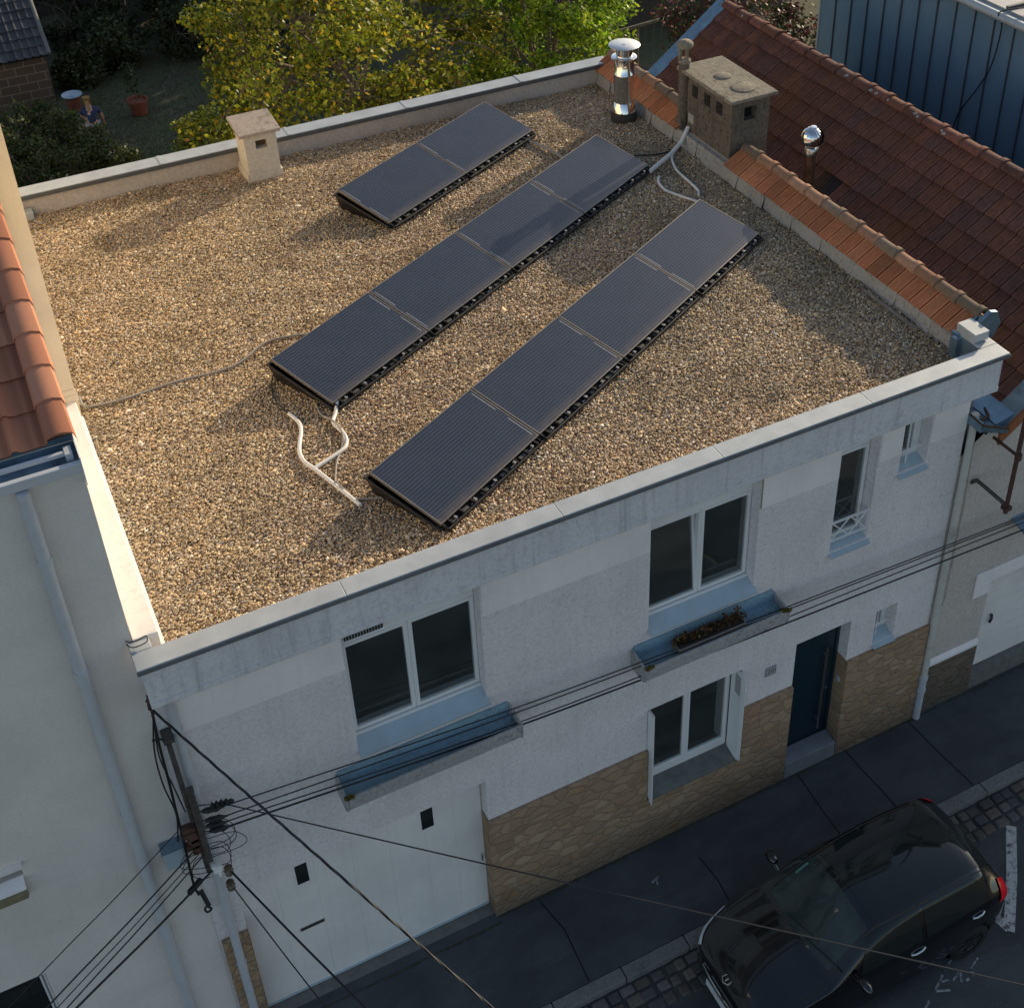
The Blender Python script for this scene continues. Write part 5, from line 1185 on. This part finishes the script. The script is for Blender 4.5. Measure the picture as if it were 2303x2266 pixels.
for k, (x, y, rx_, rz_) in enumerate([(4.2, 33.6, 1.3, 1.3), (6.0, 34.0, 1.5, 1.5), (8.0, 33.2, 1.4, 1.4), (9.9, 31.4, 1.4, 1.5), (7.4, 31.0, 1.1, .95), (5.0, 31.2, .9, .8), (10.6, 28.6, 1.1, 1.0), (3.9, 30.3, .55, .6)]):
    tree('dark_shrub', 'dark evergreen shrub beyond the lawn', (x, y, 0), (x, y, rz_ * .8), (rx_, rx_, rz_), 34, 120, .15, dk2, .06, 5, cat='shrub', group='dark shrubs beyond the lawn', seed=40 + k, clr=.42)
gr = leafcol((.085, .11, .03), .4, (((.12, .13, .04), .12), ((.10, .06, .025), .06), ((.25, .26, .2), .015)))
for k, (x, y, rx_, rz_) in enumerate([(1.5, 26.6, .8, .7), (2.5, 26.0, .7, .65), (1.4, 24.4, .9, .65), (2.6, 24.0, .75, .6), (3.5, 23.4, .6, .55), (2.3, 27.2, .6, .55), (3.2, 24.7, .42, .62), (.9, 25.4, .7, .7), (2.0, 22.6, .8, .5), (3.9, 22.4, .5, .4), (1.9, 25.3, .6, .6)]):
    tree('garden_shrub', 'leafy green shrub in the bed near the person', (x, y, 0), (x, y, rz_ * .75), (rx_, rx_, rz_), 26, 110, .10, gr, .035, 6, cat='shrub', group='shrubs in the bed near the person', seed=60 + k, clr=.30)
for k, (x, y) in enumerate([(6.3, 21.6), (5.9, 22.9)]):
    tree('low_shrub', 'low yellow green shrub at the foot of the yellowing tree', (x, y, 0), (x, y, .8), (.9, .8, .9), 30, 120, .12, big, .04, 5, cat='shrub', group='low shrubs under the tree', seed=80 + k, clr=.35)
# grass tufts over the lawn
def grass():
    n = 30000; x = rng.uniform(3.8, 12, n); y = rng.uniform(19, 31, n); h = rng.uniform(.02, .07, n); a = rng.uniform(0, 2 * pi, n); w_ = .012
    p = np.stack([x, y, np.zeros(n)], 1); d = np.stack([np.cos(a) * w_, np.sin(a) * w_, np.zeros(n)], 1); tip = np.stack([rng.normal(0, .02, n), rng.normal(0, .02, n), h], 1)
    V = np.stack([p - d, p + d, p + tip], 1); me = bpy.data.meshes.new('lawn_grass'); me.vertices.add(n * 3); me.vertices.foreach_set('co', V.astype(np.float32).ravel()); me.loops.add(n * 3); me.loops.foreach_set('vertex_index', np.arange(n * 3, dtype=np.int32)); me.polygons.add(n); me.polygons.foreach_set('loop_start', np.arange(0, n * 3, 3, dtype=np.int32)); me.update(calc_edges=True)
    ca = me.color_attributes.new('Col', 'FLOAT_COLOR', 'POINT'); cc = np.ones((n, 3, 4), np.float32); cc[:, :, :3] = (np.array([.12, .125, .06])[None] * rng.uniform(.6, 1.4, (n, 1)))[:, None, :]; ca.data.foreach_set('color', cc.ravel())
    me.materials.append(M_leaf); o = bpy.data.objects.new('lawn_grass', me); COL.objects.link(o); o['kind'] = 'stuff'
grass()
# stone shed
def block_mat():
    m, nt, b = nodes_of('shed_blocks'); v = coords(nt, (1, 1, 1), (pi / 2, 0, 0))
    br = N(nt, 'ShaderNodeTexBrick', Scale=1.0); br.inputs['Brick Width'].default_value = .52; br.inputs['Row Height'].default_value = .25; br.inputs['Mortar Size'].default_value = .012
    br.inputs['Color1'].default_value = (.16, .105, .075, 1); br.inputs['Color2'].default_value = (.125, .085, .065, 1); br.inputs['Mortar'].default_value = (.34, .27, .2, 1); nt.links.new(v, br.inputs['Vector'])
    c = mixc(nt, mul(nt, noise(nt, coords(nt), 9, 5, .7), .5), br.outputs['Color'], (.05, .035, .025)); setc(nt, b, c); b.inputs['Roughness'].default_value = .95; bump(nt, b, noise(nt, coords(nt), 18, 4, .7), .5, .02)
    return m
shd = thing('garden_shed', 'low stone block shed with a dark tiled roof in the rear garden', 'shed', (1, 29.3, 0))
m = MB(); m.box(-3, 2.92, 29.3, 32.0, 0, 1.55); m.build('wall', block_mat(), shd)
m = MB(); ps = radians(28); US = Vector((0, cos(ps), sin(ps))); greyt = pick([(.13, .13, .14), (.16, .155, .15), (.11, .11, .115)], .2)
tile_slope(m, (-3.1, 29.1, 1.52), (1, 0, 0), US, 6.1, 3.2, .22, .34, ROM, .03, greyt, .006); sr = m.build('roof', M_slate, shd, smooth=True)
m = MB(); m.tube([Vector((3.03, 29.1, 1.56)), Vector((3.03, 29.1, 1.56)) + US * 3.3], .06, 8); m.build('verge', simple('grey_verge', (.16, .16, .155), .8), sr)
m = MB(); m.poly([(-3.1, 29.1, 1.49), (3.0, 29.1, 1.49), Vector((3.0, 29.1, 1.49)) + US * 3.2, Vector((-3.1, 29.1, 1.49)) + US * 3.2]); m.poly([(2.92, 29.3, 1.5), (2.92, 32, 1.5), (2.92, 32, 3.0)]); m.build('gable', M_dark, sr)
# pots, bowl
M_tc = simple('terracotta_pot', (.24, .075, .045), .8, var=.2)
p1 = thing('flower_pot', 'large round terracotta pot with a thin sapling on the lawn', 'pot', (4.88, 27.35, 0))
m = MB(); m.lathe((4.88, 27.35, 0), [(.21, 0), (.26, .36), (.30, .37), (.30, .45), (.265, .45), (.25, .38), (0, .38)], 22); m.build('pot', M_tc, p1, smooth=True)
m = MB(); m.tube([(4.88, 27.35, .38), (4.86, 27.4, 1.2)], .015, 6); m.build('stem', M_bark, p1)
leaf_mesh('leaves', [((4.85, 27.4, .9), (.25, .25, .5), 160, dk), ((4.8, 27.4, 1.3), (.3, .3, .3), 120, dk)], .09, p1, org=(4.88, 27.35, 0))
p2 = thing('bird_bath', 'pale blue bowl standing on a terracotta pot beside the shed', 'bird bath', (3.3, 28.5, 0))
m = MB(); m.lathe((3.3, 28.5, 0), [(.18, 0), (.21, .40), (0, .40)], 20); m.build('pot', M_tc, p2, smooth=True)
m = MB(); m.lathe((3.3, 28.5, .40), [(.08, 0), (.20, .02), (.29, .09), (.285, .1), (.2, .05), (0, .045)], 26); m.lathe((3.3, 28.5, .445), [(.05, 0), (.05, .02), (0, .03)], 10); m.build('bowl', simple('pale_blue_glaze', (.42, .52, .6), .3, var=.1), p2, smooth=True)
# white flowers by the shed
leaf_mesh_c = [((3.5, 30.0, .75), (.4, .4, .35), 40, leafcol((.45, .47, .45), .2))]
t = thing('white_flowers', 'patch of small white flowers beside the shed corner', 'flowers', (3.5, 30.0, 0)); leaf_mesh('petals', leaf_mesh_c, .07, t, org=(3.5, 30.0, 0)); leaf_mesh('foliage', [((3.5, 30.1, .4), (.5, .4, .45), 200, dk)], .12, t, org=(3.5, 30, 0))
# timber frame and boundary wall behind the flue
tf = thing('timber_frame', 'weathered timber frame in the garden behind the steel flue', 'frame', (17, 20, 0))
m = MB(); m.tube([(16.3, 20, 2.72), (18.6, 20.1, 2.8)], .05, 6); m.build('rail', M_bark, tf)
for x in (16.85, 18.3): m = MB(); m.tube([(x, 20, 0), (x, 20, 2.72)], .045, 6); m.build('post', M_bark, tf)
m = MB(); m.tube([(16.85, 20, 2.2), (16.4, 20, 2.7)], .03, 6); m.build('brace', M_bark, tf)
for k in range(5): m = MB(); m.tube([(17.1 + k * .25, 20, 0), (17.1 + k * .25, 20, 2.7)], .008, 5); m.build('rod', M_bark, tf)
m = MB(); m.box(14.5, 26, 25.5, 25.8, 0, 2.3); tag(m.build('garden_wall', plaster('old_garden_wall', (.10, .085, .07), speck=(.03, .03, .025), sp=.6, streak=.4, stain=(.04, .04, .035), bmp=.8)), 'old dark boundary wall behind the timber frame', 'wall')
m = MB(); m.box(-8, 9, 36.5, 36.8, 0, 2.4); tag(m.build('garden_wall', MATS['old_garden_wall']), 'dark wall closing the far end of the rear garden', 'wall')

# person bending over the shrubs
def skin(name, verts, edges, radii, mat, parent, org, root=0, sub=1):
    me = bpy.data.meshes.new(name); me.from_pydata([tuple(Vector(v)) for v in verts], edges, []); me.update()
    bm = bmesh.new(); bm.from_mesh(me); ly = bm.verts.layers.skin.verify(); bm.verts.ensure_lookup_table()
    for i, v in enumerate(bm.verts): v[ly].radius = radii[i] if isinstance(radii[i], tuple) else (radii[i], radii[i]); v[ly].use_root = (i == root)
    bm.to_mesh(me); bm.free(); o = bpy.data.objects.new(name, me); COL.objects.link(o)
    s = o.modifiers.new('skin', 'SKIN'); s.use_smooth_shade = True; d = o.modifiers.new('sub', 'SUBSURF'); d.levels = sub; d.render_levels = sub
    bpy.context.view_layer.update(); me2 = bpy.data.meshes.new_from_object(o.evaluated_get(bpy.context.evaluated_depsgraph_get())); o.modifiers.clear(); o.data = me2; me2.name = name
    me2.materials.clear(); me2.materials.append(mat); o.parent = parent; return o
per = thing('person', 'person with a blond ponytail, navy top and pale trousers bending over the garden shrubs', 'person', (3.36, 25.35, 0), rotz=radians(-10))
M_skin = simple('skin_tone', (.5, .3, .21), .5, var=.05); M_navy = simple('navy_top', (.025, .04, .10), .8, var=.2); M_trous = simple('pale_patterned_trousers', (.5, .44, .42), .85, var=.3, scale=14, dirt=(.12, .12, .12), dscale=9, dlo=.58, dhi=.62); M_hair = simple('blond_hair', (.36, .22, .09), .6, var=.3, scale=20)
J = dict(pel=(0, 0, .86), sp=(-.01, .06, 1.0), ch=(-.02, .16, 1.17), nk=(-.03, .24, 1.30), hd=(-.05, .28, 1.40), ht=(-.05, .30, 1.52), shl=(-.20, .18, 1.23), shr=(.16, .18, 1.23), ell=(-.27, .30, 1.0), elr=(.25, .24, .99), wrl=(-.20, .46, .85), wrr=(.26, .36, .78), hil=(-.09, 0, .82), hir=(.09, 0, .82), knl=(-.11, .04, .46), knr=(.10, .05, .46), anl=(-.11, -.02, .08), anr=(.11, -.02, .08), tol=(-.12, .14, .03), tor=(.13, .14, .03))
K = list(J); ix = {k: i for i, k in enumerate(K)}
E_ = [('pel', 'sp'), ('sp', 'ch'), ('ch', 'nk'), ('nk', 'hd'), ('hd', 'ht'), ('ch', 'shl'), ('ch', 'shr'), ('shl', 'ell'), ('shr', 'elr'), ('ell', 'wrl'), ('elr', 'wrr'), ('pel', 'hil'), ('pel', 'hir'), ('hil', 'knl'), ('hir', 'knr'), ('knl', 'anl'), ('knr', 'anr'), ('anl', 'tol'), ('anr', 'tor')]
Rr = dict(pel=.13, sp=.11, ch=.12, nk=.05, hd=.085, ht=.075, shl=.055, shr=.055, ell=.038, elr=.038, wrl=.027, wrr=.027, hil=.085, hir=.085, knl=.055, knr=.055, anl=.035, anr=.035, tol=.03, tor=.03)
V_ = [J[k] for k in K]; ED = [(ix[a], ix[b]) for a, b in E_]; RA = [Rr[k] for k in K]
for sd in ('l', 'r'):     # hands: palm, thumb and four fingers
    wv = Vector(J['wr' + sd]); dr_ = (wv - Vector(J['el' + sd])).normalized(); side = dr_.cross(Vector((0, 0, 1))).normalized()
    pi_ = len(V_); V_.append(tuple(wv + dr_ * .07)); RA.append(.024); ED.append((ix['wr' + sd], pi_))
    for f, (o_, L) in enumerate(((-.03, .06), (-.01, .075), (.01, .07), (.03, .055))):
        a = len(V_); V_.append(tuple(wv + dr_ * (.075 + L * .5) + side * o_ * 1.2)); RA.append(.009); V_.append(tuple(wv + dr_ * (.07 + L) + side * o_ * 1.3 + Vector((0, 0, -.025)))); RA.append(.008); ED += [(pi_, a), (a, a + 1)]
    a = len(V_); V_.append(tuple(wv + dr_ * .05 - side * .045)); RA.append(.010); ED.append((pi_, a))
skin('body', V_, ED, RA, M_skin, per, None)
tk = ['pel', 'sp', 'ch', 'shl', 'shr', 'ell', 'elr']; ti = {k: i for i, k in enumerate(tk)}
skin('top', [J[k] for k in tk[:5]] + [tuple(Vector(J['shl']).lerp(Vector(J['ell']), .7)), tuple(Vector(J['shr']).lerp(Vector(J['elr']), .7))], [(0, 1), (1, 2), (2, 3), (2, 4), (3, 5), (4, 6)], [.145, .128, .14, .075, .075, .056, .056], M_navy, per, None)
skin('trousers', [(0, 0, .87), J['hil'], J['hir'], J['knl'], J['knr'], (-.11, -.015, .12), (.11, -.015, .12)], [(0, 1), (0, 2), (1, 3), (2, 4), (3, 5), (4, 6)], [.145, .105, .105, .075, .075, .06, .06], M_trous, per, None)
skin('hair', [(-.05, .275, 1.475), (-.05, .30, 1.54), (-.05, .20, 1.46), (-.045, .13, 1.36), (-.03, .085, 1.22), (-.03, .07, 1.12)], [(0, 1), (0, 2), (2, 3), (3, 4), (4, 5)], [.093, .08, .06, .04, .035, .02], M_hair, per, None)
m = MB()
for sx in (-.032, .032): m.lathe((-.05 + sx, .355, 1.45), [(0, -.008), (.008, 0), (0, .008)], 8)
m.lathe((-.05, .372, 1.42), [(0, -.02), (.012, -.01), (.004, .02)], 8); m.build('face_features', M_skin, per, org=(0, 0, 0))
# flower box with dry plants in the right hand trough
fb = thing('flower_box', 'brown flower box with dry russet plants in the right window trough', 'flower box', (6.38, .17, 3.79))
m = MB(); m.prism([(5.92, .09, 3.79), (5.92, .25, 3.79), (5.92, .27, 3.95), (5.92, .07, 3.95)], (.96, 0, 0)); m.build('box', simple('grey_brown_planter', (.30, .25, .21), .6, var=.15), fb, bevel=.006)
m = MB(); m.box(5.94, 6.86, .085, .255, 3.90, 3.955); m.build('soil', simple('dark_soil', (.03, .022, .015), .95), fb)
dry = leafcol((.12, .05, .025), .5, (((.22, .12, .04), .2), ((.05, .05, .015), .3), ((.2, .2, .06), .06)))
leaf_mesh('plants', [((5.94 + .92 * k / 9, .17, 3.98 + random.uniform(0, .03)), (.07, .08, .07), 45, dry) for k in range(10)] + [((6.05, .17, 4.05), (.06, .06, .08), 30, dry), ((6.3, .18, 4.05), (.05, .05, .07), 25, dry), ((6.62, .17, 4.1), (.04, .04, .1), 30, dry), ((6.8, .17, 4.1), (.05, .05, .1), 34, dry)], .045, fb, org=(6.38, .17, 3.79))
mossc = leafcol((.22, .17, .03), .4)
for (x, y, z, l) in ((1.70, -.005, 3.93, 'yellow moss clump on the front left corner of the left trough'), (5.45, .0, 3.97, 'yellow moss clump on the front left corner of the right trough'), (7.42, .0, 3.97, 'yellow moss clump on the front right corner of the right trough')):
    o = leaf_mesh('moss_clump', [((0, 0, 0), (.075, .04, .02), 130, mossc)], .03); o.location = (x, y, z); tag(o, l, 'moss')
# things behind the panes, some added to lighten them
m = MB(); m.lathe((6.05, 1.0, 3.95), [(.02, 0), (.07, .02), (.10, .3), (.06, .55), (.02, .6), (0, .61)], 14); tag(m.build('pale_vase', M_trough, smooth=True, org=(6.05, 1.0, 3.9)), 'pale bell shaped object behind the tilted window sash', 'vase')
m = MB(); m.box(5.3, 7.6, .7, 1.6, 3.7, 3.9); tag(m.build('low_table', simple('dark_wood', (.06, .04, .03), .6, var=.3), org=(6.4, 1.1, 3.7)), 'dark low table inside the right upper window', 'table')
m = MB(); m.lathe((6.9, .9, 3.9), [(.02, 0), (.11, .05), (.13, .15), (.08, .26), (0, .3)], 16); tag(m.build('pink_cushion', simple('pale_pink', (.5, .34, .34), .8), smooth=True, org=(6.9, .9, 3.9)), 'pale pink rounded toy behind the right pane of the right upper window', 'toy')
m = MB()
for k in range(7): m.tube([(7.05 + .03 * k, .66 + .02 * (k % 2), 4.25), (7.05 + .03 * k, .66 + .02 * (k % 2), 5.9)], .022, 6)
tag(m.build('curtain', simple('brown_curtain', (.22, .17, .12), .9), org=(7.1, .66, 4.2)), 'brown curtain at the right edge of the right upper window', 'curtain')
m = MB(); m.poly([(1.7, .72, 5.9), (2.62, .72, 5.9), (2.42, .72, 5.5), (2.15, .72, 5.15), (1.7, .72, 4.9)]); tag(m.build('curtain', simple('grey_curtain', (.3, .3, .32), .9), org=(2, .72, 5)), 'grey drawn back curtain inside the left upper window', 'curtain')

m = MB(); m.box(5.75, 6.95, .72, 1.5, 1.15, 1.2); tag(m.build('added_pale_table', simple('pale_wood', (.5, .42, .33), .5), org=(6.3, 1.1, 1.15)), 'pale table top added inside the ground floor window to lighten it', 'table')  # table added as a pale surface to lighten the dark pane
m = MB(); m.box(1.9, 3.6, .75, 2.0, 4.0, 4.22); m.box(2.6, 3.2, .8, 1.15, 4.22, 4.36); tag(m.build('bed', simple('added_grey_bedspread', (.36, .38, .38), .9, var=.3), bevel=.04, org=(2.7, 1.4, 4.0)), 'grey covered bed added inside the left upper window to lighten it', 'bed')  # bed added behind the glass so the panes look lighter
m = MB()
for k in range(9): m.tube([(3.40 + .03 * k, .68 + .025 * (k % 2), 4.2), (3.40 + .03 * k, .68 + .025 * (k % 2), 5.9)], .024, 6)
tag(m.build('curtain', simple('added_pale_curtain', (.42, .42, .40), .9), org=(3.5, .68, 4.2)), 'pale curtain added at the right edge of the left upper window to lighten it', 'curtain')  # curtain added close to the glass to catch light
